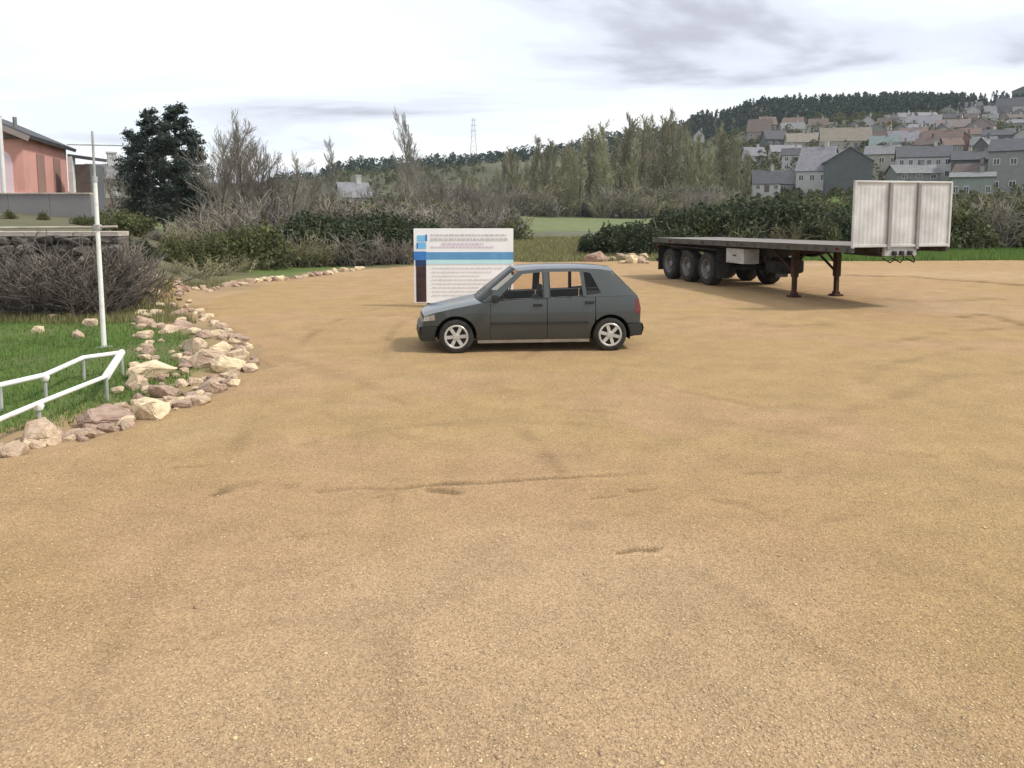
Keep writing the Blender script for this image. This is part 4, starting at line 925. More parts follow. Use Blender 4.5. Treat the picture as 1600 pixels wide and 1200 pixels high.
# ================================================================== GRASS
def blades(name, x, y, z, h, w_, m, rs, label, cat):
    n = len(x); a = rs.rand(n) * 6.28; lean = (rs.rand(n) - .5) * 0.9; b = rs.rand(n) * 6.28
    dx, dy = np.cos(a) * w_, np.sin(a) * w_; tx, ty = np.cos(b) * h * lean, np.sin(b) * h * lean
    V = np.stack([np.stack([x - dx, y - dy, z], -1), np.stack([x + dx, y + dy, z], -1), np.stack([x + tx, y + ty, z + h], -1)], 1).reshape(-1, 3)
    o = link(name, np_mesh(name, V, np.arange(n * 3).reshape(-1, 3), m)); return tag(o, label, cat, kind='stuff')
def build_grass():
    rs = np.random.RandomState(3)
    n = 150000; x = -14 + 11 * rs.rand(n); y = 5.5 + 13.6 * rs.rand(n)
    sd_ = poly_sd(x, y, LOT) + fbm(x * 1.1, y * 1.1, 130, 3) * 0.7
    dens = fbm(x * 0.5, y * 0.5, 140, 3); ok = (sd_ > 0.75) & (rs.rand(n) < 0.55 + dens + (15.5 - y) * 0.06) & (x > -y * 0.72 - 1.2)
    x, y = x[ok], y[ok]; z = terrain(x, y) + fbm(x * 0.8, y * 0.8, 3, 3) * 0.05 - 0.02; n = len(x)
    blades('grass', x, y, z, 0.035 + 0.075 * rs.rand(n) ** 1.5, 0.006 + 0.006 * rs.rand(n), M['grass'], rs, 'fresh green grass between the stone wall and the rubble edging', 'grass')
    n = 42000; y = 16.2 + 8 * rs.rand(n); x = -y * 0.66 + (y * 0.40) * rs.rand(n); sd_ = poly_sd(x, y, LOT)
    ok = (sd_ > 0.25) & ((y < 18.9) | (x > -9.0)); x, y = x[ok], y[ok]; n = len(x); z = terrain(x, y) - 0.02
    blades('dry_grass', x, y, z, 0.06 + 0.17 * rs.rand(n) ** 1.5, 0.008 + 0.007 * rs.rand(n), M['drygrass'], rs, 'dry straw-coloured grass at the foot of the shrubs and wall', 'grass')
    n = 60000; y = 37 + 16 * rs.rand(n); x = y * (0.36 + 0.36 * rs.rand(n)); z = terrain(x, y) - 0.03
    blades('verge_grass', x, y, z, 0.10 + 0.28 * rs.rand(n) ** 1.6, 0.015 + 0.015 * rs.rand(n), M['grass'], rs, 'green grass verge beyond the lot behind the trailer headboard', 'grass')
    n = 50000; y = 36 + 34 * rs.rand(n); x = y * (-0.12 + 0.36 * rs.rand(n)); sd_ = poly_sd(x, y, LOT); ok = sd_ > 0.4; x, y = x[ok], y[ok]; n = len(x); z = terrain(x, y) - 0.03
    blades('meadow_grass', x, y, z, 0.10 + 0.25 * rs.rand(n) ** 1.6, 0.015 + 0.02 * rs.rand(n), M['drygrass'], rs, 'rough straw and green meadow grass beyond the boulders', 'grass')
build_grass()
# ================================================================== SHRUBS AND TREES
rsV = np.random.RandomState(77)
def shrub_variant(seed, ext, n, leaf, m, stems=5, nb=16):
    rs = np.random.RandomState(seed); P = blob_points(n, rs, ext, nb); P[:, 2] += ext[2] * 0.18; P = P[P[:, 2] > -0.05]
    sh = []
    for i in range(26):                                   # uneven shoots breaking the outline
        c = P[rs.randint(len(P))]; d = np.array([rs.normal() * .35, rs.normal() * .35, 1.0]); L = ext[2] * rs.uniform(.12, .42)
        if c[2] > ext[2] * .55: sh += [c + d * L * k + rs.normal(size=3) * .03 for k in np.linspace(0, 1, 26)]
    if sh: P = np.concatenate([P, np.array(sh)])
    V, F = leaf_arrays(P, leaf, rs); V = V.reshape(-1, 4, 3); V = (V - V.mean(1, keepdims=True)) * (0.55 + 0.9 * rs.rand(len(V), 1, 1)) + V.mean(1, keepdims=True); V = V.reshape(-1, 3)
    fol = np_mesh('foliage', V, F, m)
    mb = MB(); rnd = random.Random(seed)
    for i in range(stems):
        a = rnd.uniform(0, 6.28); r = rnd.uniform(.1, .5); mb.tube([(0.08 * math.cos(a), 0.08 * math.sin(a), -0.25), (ext[0] * r * math.cos(a) * .5, ext[1] * r * math.sin(a) * .5, ext[2] * .4), (ext[0] * r * math.cos(a), ext[1] * r * math.sin(a), ext[2] * .8)], [0.035, 0.025, 0.01], 5)
    return [('foliage', fol), ('stem', mb.mesh('stem', M['bark'], fix=False))]
EVER = [shrub_variant(200 + i, (1.25, 1.1, 1.2), 9500, 0.105, M['leaf_dark'], nb=20) for i in range(4)]
OLIV = [shrub_variant(220 + i, (1.0, 0.9, 0.9), 3400, 0.085, M['leaf_olive'], nb=14) for i in range(3)]
MIDG = [shrub_variant(240 + i, (1.0, 0.9, 1.0), 4000, 0.09, M['leaf_mid'], nb=14) for i in range(2)]
BRWN = [shrub_variant(260 + i, (1.0, 0.9, 1.0), 1500, 0.075, M['leaf_brown'], nb=14) for i in range(2)]
def bramble_variant(seed, mt, n=26, H=1.3, minr=0.006):
    rnd = random.Random(seed); a, b = MB(), MB()
    for i in range(n):
        an = rnd.uniform(0, 6.28); o = Vector((rnd.gauss(0, .28), rnd.gauss(0, .22), -0.06)); h = H * rnd.uniform(.5, 1.1)
        d = Vector((math.cos(an) * rnd.uniform(.1, .9), math.sin(an) * rnd.uniform(.1, .9), 1)).normalized(); pts = [o]; q = o.copy(); dd = d
        for k in range(5): dd = (dd + Vector((rnd.gauss(0, .16), rnd.gauss(0, .16), rnd.gauss(-.06, .1)))).normalized(); q = q + dd * h / 5; pts.append(q.copy())
        a.tube(pts, [max(minr, .012 * (1 - .14 * k)) for k in range(6)], 4, cap=False)
        for k in range(7):
            i0 = rnd.randint(1, 4); p = pts[i0].lerp(pts[i0 + 1], rnd.random()); d2 = (pts[i0 + 1] - pts[i0]).normalized() + Vector((rnd.gauss(0, .7), rnd.gauss(0, .7), rnd.gauss(0.1, .4))); L = h * rnd.uniform(.15, .38)
            m_ = p + d2.normalized() * L * .5; b.tube([p, m_, m_ + (d2.normalized() + Vector((rnd.gauss(0, .4), rnd.gauss(0, .4), rnd.gauss(0, .3)))) * L * .5], [minr * .9, minr * .8, minr * .6], 3, cap=False)
    return [('canes', a.mesh('canes', mt, fix=False)), ('twigs', b.mesh('twigs', mt, fix=False))]
BRAM = [bramble_variant(300 + i, M['twig_dark'], 34, 1.3, 0.007) for i in range(3)]
BRAM2 = [bramble_variant(320 + i, M['twig_olive'], 40, 1.3, 0.012) for i in range(2)]
BRAM2B = [bramble_variant(340 + i, M['twig'], 60, 1.3, 0.02) for i in range(2)]
def twiggy_variant(seed, mt, lm):
    p = bramble_variant(seed, mt, 70, 1.5, 0.013); rs = np.random.RandomState(seed); P = blob_points(900, rs, (.8, .75, .95), 12); P[:, 2] += .3; V, F = leaf_arrays(P, .07, rs)
    return p + [('leaves', np_mesh('leaves', V, F, lm))]
TWGB = [twiggy_variant(360 + i, M['twig'], M['leaf_brown']) for i in range(2)] + [twiggy_variant(370, M['twig_olive'], M['leaf_olive'])]
def tree_variant(seed, H, r0, mt, mc, minr, leaves=0.0, lm=None, lsize=0.1, **kw):
    pl = grow(seed, H, r0, **kw); a, b = tree_meshes('tree', pl, mt, mc, 1, minr)
    parts = [('trunk', a), ('crown', b)]
    if leaves:
        rs = np.random.RandomState(seed); P = add_tips(pl, leaves, rs, jit=lsize, zmax=H * .62)
        V, F = leaf_arrays(P, lsize, rs); parts.append(('leaves', np_mesh('leaves', V, F, lm)))
    return parts
BARE = [tree_variant(400 + i, 7.0, 0.13, M['bark'], M['twig'], 0.010, levels=3, kids=(15, 9, 6), ang=(18, 42), lenk=(0.5, 0.5, 0.5), bare=0.12, wob=.10, upp=.10) for i in range(3)]
TALLB = [tree_variant(420 + i, 20.0, 0.24, M['bark'], M['twig'], 0.03, levels=3, kids=(22, 9, 5), ang=(15, 38), lenk=(0.34, 0.45, 0.5), bare=0.15, wob=.06, upp=.10) for i in range(2)]
POPL = [tree_variant(440 + i, 24.0, 0.26, M['bark'], M['twig_olive'], 0.045, leaves=0.15, lm=M['leaf_bud'], lsize=0.42, levels=3, kids=(30, 8, 4), ang=(12, 32), lenk=(0.24, 0.5, 0.5), bare=0.06, wob=.04, upp=.10, trunk_seg=10) for i in range(4)]
def pine_variant(seed, H, rad):
    rs = np.random.RandomState(seed); rnd = random.Random(seed); mb = MB(); tr = MB(); tr.tube([(0, 0, -.3), (0.05, 0.03, H * .5), (0, 0.05, H * .97)], [.22, .15, .03], 8); pts = []
    for i in range(60):
        k = 0.06 + 0.92 * (i + rnd.random()) / 60; z = H * k; L = rad * (0.14 + 0.95 * (1 - k) ** .75) * rnd.uniform(.6, 1.2); a = rnd.uniform(0, 6.28)
        e = Vector((math.cos(a) * L, math.sin(a) * L, z + L * rnd.uniform(.1, .45))); s_ = Vector((0, 0, z)); mb.tube([s_, s_.lerp(e, .5) + Vector((0, 0, -.05)), e], [.05, .03, .012], 4, cap=False)
        for q in range(240):
            t_ = 0.25 + 0.75 * rnd.random() ** .7; c = s_.lerp(e, t_); sg = 0.11 + 0.17 * L / rad; pts.append((c.x + rnd.gauss(0, sg), c.y + rnd.gauss(0, sg), c.z + abs(rnd.gauss(0, sg * .9)) - .05))
    V, F = leaf_arrays(np.array(pts), 0.17, rs, asp=.45); return [('trunk', tr.mesh('trunk', M['bark'], smooth=True, fix=False)), ('branches', mb.mesh('branches', M['bark'], fix=False)), ('crown', np_mesh('crown', V, F, M['needle']))]
PINE = [pine_variant(500 + i, 8.0, 2.1) for i in range(3)]
rndP = random.Random(99)
NAT = {}
def nat_height(parts):
    k = parts[-1][1].name
    if k not in NAT:
        m = 0
        for pn, me in parts:
            a = np.empty(len(me.vertices) * 3, np.float32); me.vertices.foreach_get('co', a); m = max(m, float(np.percentile(a[2::3], 99.3)))
        NAT[k] = m
    return NAT[k]
def plant(variants, name, label, cat, px, py_base, Y, top_py, group=None, wk=1.0, natural=1.0, natw=1.0):
    """stand a plant at bearing px and distance Y on the ground so that its top reaches photo row top_py"""
    x = at(px, 400, Y).x; z = tz1(x, Y); h = max(0.3, at(px, top_py, Y).z - z); v = rndP.choice(variants); s = h / nat_height(v)
    return place(name, v, label, cat, (x, Y, z - 0.03), rndP.uniform(0, 6.28), (s * wk, s * wk, s), group)
def build_plants():
    # big dark pines behind the boundary wall
    for px, Y, top, wk, lb in [(283, 50, 166, 1.0, 'tallest dark pine with rounded top behind the shrubs'), (238, 52, 172, 1.0, 'dark blue-green pine with two pointed tops by the tall pine'), (215, 56, 205, 0.95, 'shorter dark pine on the house side of the pine group'),
                           (310, 54, 205, 0.9, 'dark pine on the bare-tree side of the pine group'), (262, 57, 190, 1.0, 'dark pine at the back of the pine group')]:
        plant(PINE, 'pine_tree', lb, 'pine', px, 0, Y, top, 'dark pines behind the shrubs', wk, 8.1)
    plant(PINE, 'pine_tree', 'dark pine top showing behind the white pillar of the pink house', 'pine', -6, 0, 60, 172, None, 1.0, 8.1)
    lab = 'bare grey-brown tree with fine upright twigs beside the dark pines'
    for px, Y, top in [(345, 44, 175), (362, 47, 200), (385, 43, 205), (408, 46, 218), (428, 44, 232), (330, 50, 210), (455, 48, 240), (478, 50, 262), (395, 52, 215), (170, 46, 262), (185, 48, 255)]:
        plant(BARE, 'bare_tree', lab if px > 300 else 'thin bare tree between the pink house and the pines', 'tree', px, 0, Y, top, 'bare trees beside the pines' if px > 300 else 'thin bare trees by the house', 0.95, 7.2)
    for px, Y, top, lb in [(642, 120, 172, 'tall bare tree standing above the hedge over the sign board'), (655, 126, 188, 'forked bare tree just behind the tall bare tree over the sign'), (530, 130, 218, 'slender bare tree rising above the pale cottage')]:
        plant(TALLB, 'bare_tree', lb, 'tree', px, 0, Y, top, 'bare trees above the hedge', 0.8, 20.5)
    # dark evergreen hedge, left
    for px, Y, top, wk in [(430, 34, 362, .9), (458, 35.5, 346, 1.1), (492, 34.5, 356, 1.0), (524, 36, 340, 1.15), (556, 35, 352, 1.0), (590, 36.5, 344, 1.1), (622, 36, 356, .95), (650, 38, 350, 1.0), (510, 39, 338, 1.1), (578, 39.5, 336, 1.0), (640, 41, 342, 1.0), (682, 42, 352, .9)]:
        plant(EVER, 'evergreen_shrub', 'dense dark evergreen shrub in the hedge behind the sign board', 'shrub', px, 0, Y, top, 'dark hedge left of the field', wk, 2.35)
    for px, Y, top, wk in [(1030, 45, 335, 1.0), (1062, 44, 331, 1.05), (1098, 45, 325, 1.1), (1135, 44.5, 327, 1.1), (1168, 46, 319, 1.1), (1205, 45, 317, 1.1), (1238, 46, 321, 1.1), (1272, 45, 331, 1.0), (1300, 47, 329, 1.05), (1326, 45, 333, 1.0), (1120, 50, 319, 1.1), (1190, 51, 315, 1.1), (1255, 52, 325, 1.0)]:
        plant(EVER, 'evergreen_shrub', 'dense dark evergreen shrub in the hedge behind the flatbed trailer', 'shrub', px, 0, Y, top, 'dark hedge behind the trailer', wk, 2.35)
    for px, Y, top, wk in [(925, 43, 366, 1.3), (950, 42, 354, 1.1), (978, 43, 350, 1.1), (1003, 42, 352, 1.1)]:
        plant(EVER, 'evergreen_shrub', 'low dark shrub growing over the rubble by the trailer tail', 'shrub', px, 0, Y, top, 'low dark shrubs by the rubble', wk, 2.35)
    # mixed scrub between wall and hedge
    for px, Y, top, wk in [(200, 24, 372, 1.0), (232, 25, 380, 1.0), (262, 25.5, 368, 1.0), (292, 27, 372, 1.0), (322, 28, 366, 1.0), (352, 29, 360, 1.0), (385, 30, 352, 1.0), (412, 31, 344, 1.0)]:
        plant(OLIV if int(px) % 3 else MIDG, 'scrub_bush', 'olive green scrub bush between the stone wall and the dark hedge', 'bush', px, 0, Y, top, 'scrub along the left far edge', wk, 1.75)
    for px, Y, top in [(188, 22, 368), (215, 22.5, 376), (182, 23, 360)]:
        plant(EVER, 'evergreen_shrub', 'dark green shrub just beyond the end of the stone wall', 'shrub', px, 0, Y, top, 'dark shrubs at the wall end', .9, 2.35)
    for px, Y, top in [(245, 31, 355), (275, 32, 348), (305, 33, 350), (335, 33, 340), (365, 34, 328), (395, 35, 322), (345, 38, 310), (310, 40, 320), (380, 40, 306), (410, 40, 310), (440, 42, 316), (225, 34, 348)]:
        plant(TWGB, 'scrub_bush', 'brownish half-bare bush at the foot of the bare trees', 'bush', px, 0, Y, top, 'brown bushes under the bare trees', 1.0, 1.85)
    for px, Y, top in [(8, 18.2, 392), (40, 18.0, 380), (70, 18.3, 376), (100, 18.1, 384), (128, 18.3, 372), (155, 18.0, 388), (25, 17.4, 415), (58, 17.2, 410), (92, 17.5, 405), (120, 17.2, 412), (148, 17.4, 410), (-20, 18, 385), (180, 18.4, 392)]:
        plant(BRAM, 'bramble', 'tangle of dark leafless bramble canes against the stone wall', 'bramble', px, 0, Y, top, 'brambles against the stone wall', 1.15, 1.25)
    for px, Y, top in [(205, 20.5, 402), (240, 21.5, 410), (275, 23, 404), (310, 24.5, 400), (345, 26.5, 402), (375, 28, 400), (405, 30, 395)]:
        plant(BRAM2, 'bramble', 'olive tangle of thin canes along the far stone row', 'bramble', px, 0, Y, top, 'olive canes along the stone row', 1.2, 1.25)
    for px, Y, top in [(20, 26, 342), (70, 26.5, 344), (160, 27, 334), (185, 30, 326), (205, 32, 329), (130, 25, 347)]:
        plant(OLIV, 'scrub_bush', 'low scrub bush on the terrace above the stone wall', 'bush', px, 0, Y, top, 'scrub on the terrace', 1.1, 1.75)
    for px, Y, top in [(45, 18.6, 398), (112, 18.7, 402), (168, 18.6, 376), (192, 19.2, 372)]:
        plant([TWGB[0], TWGB[2], OLIV[0]], 'scrub_bush', 'half-bare bush crowding the face of the stone wall', 'bush', px, 0, Y, top, 'bushes at the stone wall face', .75)
    for px, Y, top in [(438, 32.5, 368), (474, 33, 362), (508, 33.4, 370), (545, 33.6, 362), (604, 34.5, 366), (636, 35, 372), (570, 33.8, 374)]:
        plant(TWGB, 'scrub_bush', 'straggly brown bush in front of the dark hedge', 'bush', px, 0, Y, top, 'straggly bushes before the dark hedge', .9)
    for px, Y, top in [(1050, 43, 350), (1090, 43.5, 342), (1150, 43, 346), (1222, 43.5, 338), (1290, 43.5, 344)]:
        plant([TWGB[2], OLIV[1]], 'scrub_bush', 'loose olive bush in front of the hedge behind the trailer', 'bush', px, 0, Y, top, 'loose bushes behind the trailer', .9)
    # right side behind headboard
    for px, Y, top in [(1500, 46, 318), (1530, 48, 312), (1558, 47, 308), (1588, 49, 305), (1612, 47, 308), (1545, 55, 300), (1590, 56, 296), (1515, 54, 306)]:
        plant(TWGB if px % 4 else OLIV, 'scrub_bush', 'brown and olive bush on the verge past the trailer headboard', 'bush', px, 0, Y, top, 'bushes past the headboard', 1.0, 1.85)
    for px, Y, top in [(1350, 58, 352), (1400, 60, 354), (1450, 58, 352), (1285, 60, 340), (1260, 75, 334), (1320, 80, 330), (1390, 82, 322), (1450, 84, 320), (1500, 80, 316)]:
        plant(OLIV, 'scrub_bush', 'olive bush on the slope below the grey gabled house', 'bush', px, 0, Y, top, 'bushes below the grey house', 1.2, 1.75)
    # riverside poplars
    r = random.Random(31); lbp = 'tall budding poplar in the plantation beyond the green field'
    row = []
    for i in range(54):
        px = 670 + 490 * (i / 53) + r.uniform(-6, 6); Y = r.uniform(236, 285) if px < 1090 else r.uniform(165, 215)
        top = np.interp(px, [690, 790, 840, 900, 950, 1000, 1050, 1090, 1120, 1160], [285, 240, 216, 205, 188, 178, 172, 205, 200, 215]) + r.uniform(-5, 26)
        row.append((px, Y, top))
    for px, Y, top in row: plant(POPL, 'poplar_tree', lbp, 'poplar', px, 0, Y, top, 'poplars beyond the field', 1.25, 24.5)
    for i in range(56):
        px = 650 + 500 * i / 55 + r.uniform(-6, 6); Y = r.uniform(228, 262) if px < 1085 else r.uniform(150, 190)
        plant([BRAM2B[0], TWGB[2], TWGB[0]], 'scrub_bush', 'twiggy olive thicket under the poplars at the edge of the field', 'bush', px, 0, Y, 302 + r.uniform(-22, 12), 'thicket under the poplars', 0.8)
    # mid-distance brown scrub under the hill, behind sign
    for i in range(34):
        px = 440 + 650 * i / 33 + r.uniform(-8, 8); Y = r.uniform(150, 215) if px < 760 else r.uniform(238, 250)
        top = (np.interp(px, [440, 700, 760, 1090], [312, 308, 326, 326]) + r.uniform(-10, 12))
        plant(TWGB if i % 3 else OLIV, 'scrub_bush', 'far brown-green bush at the foot of the hill', 'bush', px, 0, Y, top, 'bushes at the foot of the hill', 1.5, 1.8)
    for px, Y, top in [(590, 170, 278), (615, 175, 270), (690, 168, 268), (715, 160, 282), (560, 180, 285), (670, 190, 262), (480, 150, 285), (500, 155, 280), (760, 200, 280), (780, 205, 270)]:
        plant(TALLB, 'bare_tree', 'greyish bare tree on the lower slope behind the hedge', 'tree', px, 0, Y, top, 'bare trees on the lower slope', 1.1, 20.5)
    # brown-grey scrub belt between hedge and hill
    for i in range(62):
        px = 425 + 380 * i / 61 + r.uniform(-7, 7); Y = r.uniform(62, 112); top = np.interp(px, [420, 520, 560, 640, 800], [300, 312, 322, 312, 334]) + r.uniform(-8, 14)
        plant([TWGB, OLIV, TWGB, BRAM2B][i % 4], 'scrub_bush', 'grey-brown bush in the scrub belt between the dark hedge and the hill', 'bush', px, 0, Y, top, 'scrub belt behind the dark hedge', 1.2)
    for i in range(16):
        px = 440 + 350 * i / 15 + r.uniform(-9, 9); plant(BARE, 'bare_tree', 'small bare tree in the scrub belt behind the dark hedge', 'tree', px, 0, r.uniform(75, 118), 288 + r.uniform(-14, 14), 'bare trees in the scrub belt', 1.2)
build_plants()
# ------------------------------------------------------------------ pine wood on the ridge + hillside scrub (far masses)
def far_mass(name, spots, m, label, cat, leaf=1.2, nper=70, conic=True, seed=1):
    rs = np.random.RandomState(seed); P = []
    for (x, y, z, h, r) in spots:
        k = rs.rand(nper) ** 0.8; a = rs.rand(nper) * 6.28
        rr = r * ((1 - k) ** 0.8 * 0.9 + 0.12 if conic else np.sin(np.clip(k * 0.9 + 0.08, 0, 1) * math.pi) ** .6) * np.sqrt(rs.rand(nper))
        P.append(np.stack([x + rr * np.cos(a), y + rr * np.sin(a), z + h * (0.05 + 0.95 * k)], -1))
    V, F = leaf_arrays(np.concatenate(P), np.repeat([min(leaf, 0.0034 * q[1]) for q in spots], nper), rs, asp=.7); o = link(name, np_mesh(name, V, F, m)); return tag(o, label, cat, kind='stuff')
def build_far():
    rs = np.random.RandomState(5); sp = []
    for i in range(1500):
        px = rs.uniform(1075, 1640); lo = np.interp(px, [1075, 1150, 1250, 1500, 1640], [520, 470, 455, 470, 500]); Y = rs.uniform(lo, 640); x = (px - 800) / FPX * Y; z = tz1(x, Y)
        if px > 1490 and rs.rand() < .65: continue
        h = rs.uniform(4.5, 8.5); sp.append((x, Y, z - .3, h, h * .30))
    far_mass('pine_wood', sp, M['needle_hill'], 'dark green pine wood covering the ridge above the hillside houses', 'wood', 1.25, 60, True, 2)
    sp = []
    for i in range(420):
        px = rs.uniform(420, 1080); Y = rs.uniform(500, 640); x = (px - 800) / FPX * Y; h = rs.uniform(3.5, 7.5); sp.append((x, Y, tz1(x, Y) - .3, h, h * .42))
    far_mass('ridge_wood', sp, M['needle_hill'], 'dark tree line along the low ridge in the middle distance', 'wood', 1.4, 50, False, 3)
    sp = []
    for i in range(1000):
        px = rs.uniform(300, 1120); Y = rs.uniform(205, 520); x = (px - 800) / FPX * Y
        if 780 < px < 1090 and Y < 250: continue
        if vnoise(np.array([x * .02]), np.array([Y * .02]), 61)[0] < -0.12: continue
        h = rs.uniform(1.5, 4.2); sp.append((x, Y, tz1(x, Y) - .2, h, h * .65))
    far_mass('hillside_scrub', sp, M['leaf_olive'], 'olive scrub mottling the slope behind the poplars', 'scrub', 1.0, 45, False, 4)
    sp = []
    for i in range(900):
        px = rs.uniform(1120, 1660); Y = 105 + 365 * rs.rand() ** 1.4; x = (px - 800) / FPX * Y; h = rs.uniform(1.2, 2.6) if Y < 190 else rs.uniform(1.8, 5.8); sp.append((x, Y, tz1(x, Y) - .2, h, h * .55))
    far_mass('garden_scrub', sp, M['leaf_olive'], 'garden greenery scattered between the hillside houses', 'scrub', 1.0, 90, False, 6)
build_far()
# ================================================================== HOUSES
WINM = {}
def window_meshes():
    if not WINM:
        WINM['f'] = MB().box((0, 0, .46), (1, .12, .08)).box((0, 0, -.46), (1, .12, .08)).box((-.46, 0, 0), (.08, .12, .84)).box((.46, 0, 0), (.08, .12, .84)).box((0, 0, 0), (.06, .08, .84)).mesh('window', M['frame'], fix=False)
        WINM['p'] = MB().box((0, .02, 0), (.9, .04, .9)).mesh('pane', M['pane'], fix=False)
    return WINM
def house(label, x0, x1, ytop, ybase, wall, roof, yaw=0.0, gable=False, nx=3, ny=2, depth=None, roofk=0.35, chim=True, Y=None, door=True, name='house', extra=None):
    cx = (x0 + x1) / 2
    if Y is None: p = hit(cx, ybase)
    else: p = at(cx, ybase, Y); p.z = min(p.z, tz1(p.x, Y) + 3)
    s = p.y / FPX; Wd = (x1 - x0) * s; Ht = (ybase - ytop) * s; zb = at(cx, ybase, p.y).z
    hr = Ht * roofk; hw = Ht - hr; D = depth or max(5.0, min(9, Wd * 0.8)); bury = 2.2
    bear = math.atan2(p.x, p.y)
    t = thing(name, label, 'house', (p.x, p.y + D / 2 * 0.0, zb), -bear + R(yaw)); y0, y1 = 0.0, D
    ov = 0.35
    if gable:
        link('wall', MB().prism([(-Wd / 2, -bury), (Wd / 2, -bury), (Wd / 2, hw), (0, Ht - .05), (-Wd / 2, hw)], y0, y1).mesh('wall', M[wall]), t)
        sl = math.atan2(hr, Wd / 2); L = math.hypot(Wd / 2, hr) + ov
        for s_ in (-1, 1):
            c = Vector((s_ * (Wd / 4 + ov * .5 * math.cos(sl)), D / 2, hw + hr / 2 - ov * .5 * math.sin(sl) + .07)); link('roof_slope', MB().box((0, 0, 0), (L, D + 2 * ov, .16), Matrix.Rotation(s_ * sl, 3, 'Y')).mesh('roof_slope', M[roof]), t, c)
    else:
        link('wall', MB().prism([(0, 0), (1, 0)], 0, 0).mesh('wall', M[wall]) if False else MB().add([(x, y, z) for x in (-Wd / 2, Wd / 2) for y, z in ((y0, -bury), (y1, -bury), (y1, hw), (D / 2, Ht - .05), (y0, hw))],
             [(0, 1, 2, 3, 4), (9, 8, 7, 6, 5), (0, 4, 9, 5), (4, 3, 8, 9), (3, 2, 7, 8), (2, 1, 6, 7), (1, 0, 5, 6)]).mesh('wall', M[wall]), t)
        sl = math.atan2(hr, D / 2); L = math.hypot(D / 2, hr) + ov
        for s_ in (-1, 1):
            c = Vector((0, D / 2 + s_ * (D / 4 + ov * .5 * math.cos(sl)), hw + hr / 2 - ov * .5 * math.sin(sl) + .07)); link('roof_slope', MB().box((0, 0, 0), (Wd + 2 * ov, L, .16), Matrix.Rotation(-s_ * sl, 3, 'X')).mesh('roof_slope', M[roof]), t, c)
    if chim: link('chimney', MB().box((Wd * .22, D * .5, Ht + .35), (.7, .7, 1.5)).box((Wd * .22, D * .5, Ht + 1.15), (.85, .85, .14)).mesh('chimney', M[wall]), t)
    wm = window_meshes(); sw, sh = min(1.25, Wd / nx * .5) if nx else 1, min(1.35, hw / max(ny, 1) * .52)
    for j in range(ny):
        for i in range(nx):
            if j == 0 and door and i == nx // 2:
                link('door', MB().box((0, 0, 0), (1.0, .1, min(2.1, hw / ny * .8))).mesh('door', M['roof_brown']), t, (-Wd / 2 + Wd * (i + .5) / nx, y0 - .04, min(1.05, hw / ny * .4))); continue
            o = link('window', wm['f'], t, (-Wd / 2 + Wd * (i + .5) / nx, y0 - .03, hw * (j + .5) / ny + .1)); o.scale = (sw, 1, sh); link('pane', wm['p'], o)
    return t
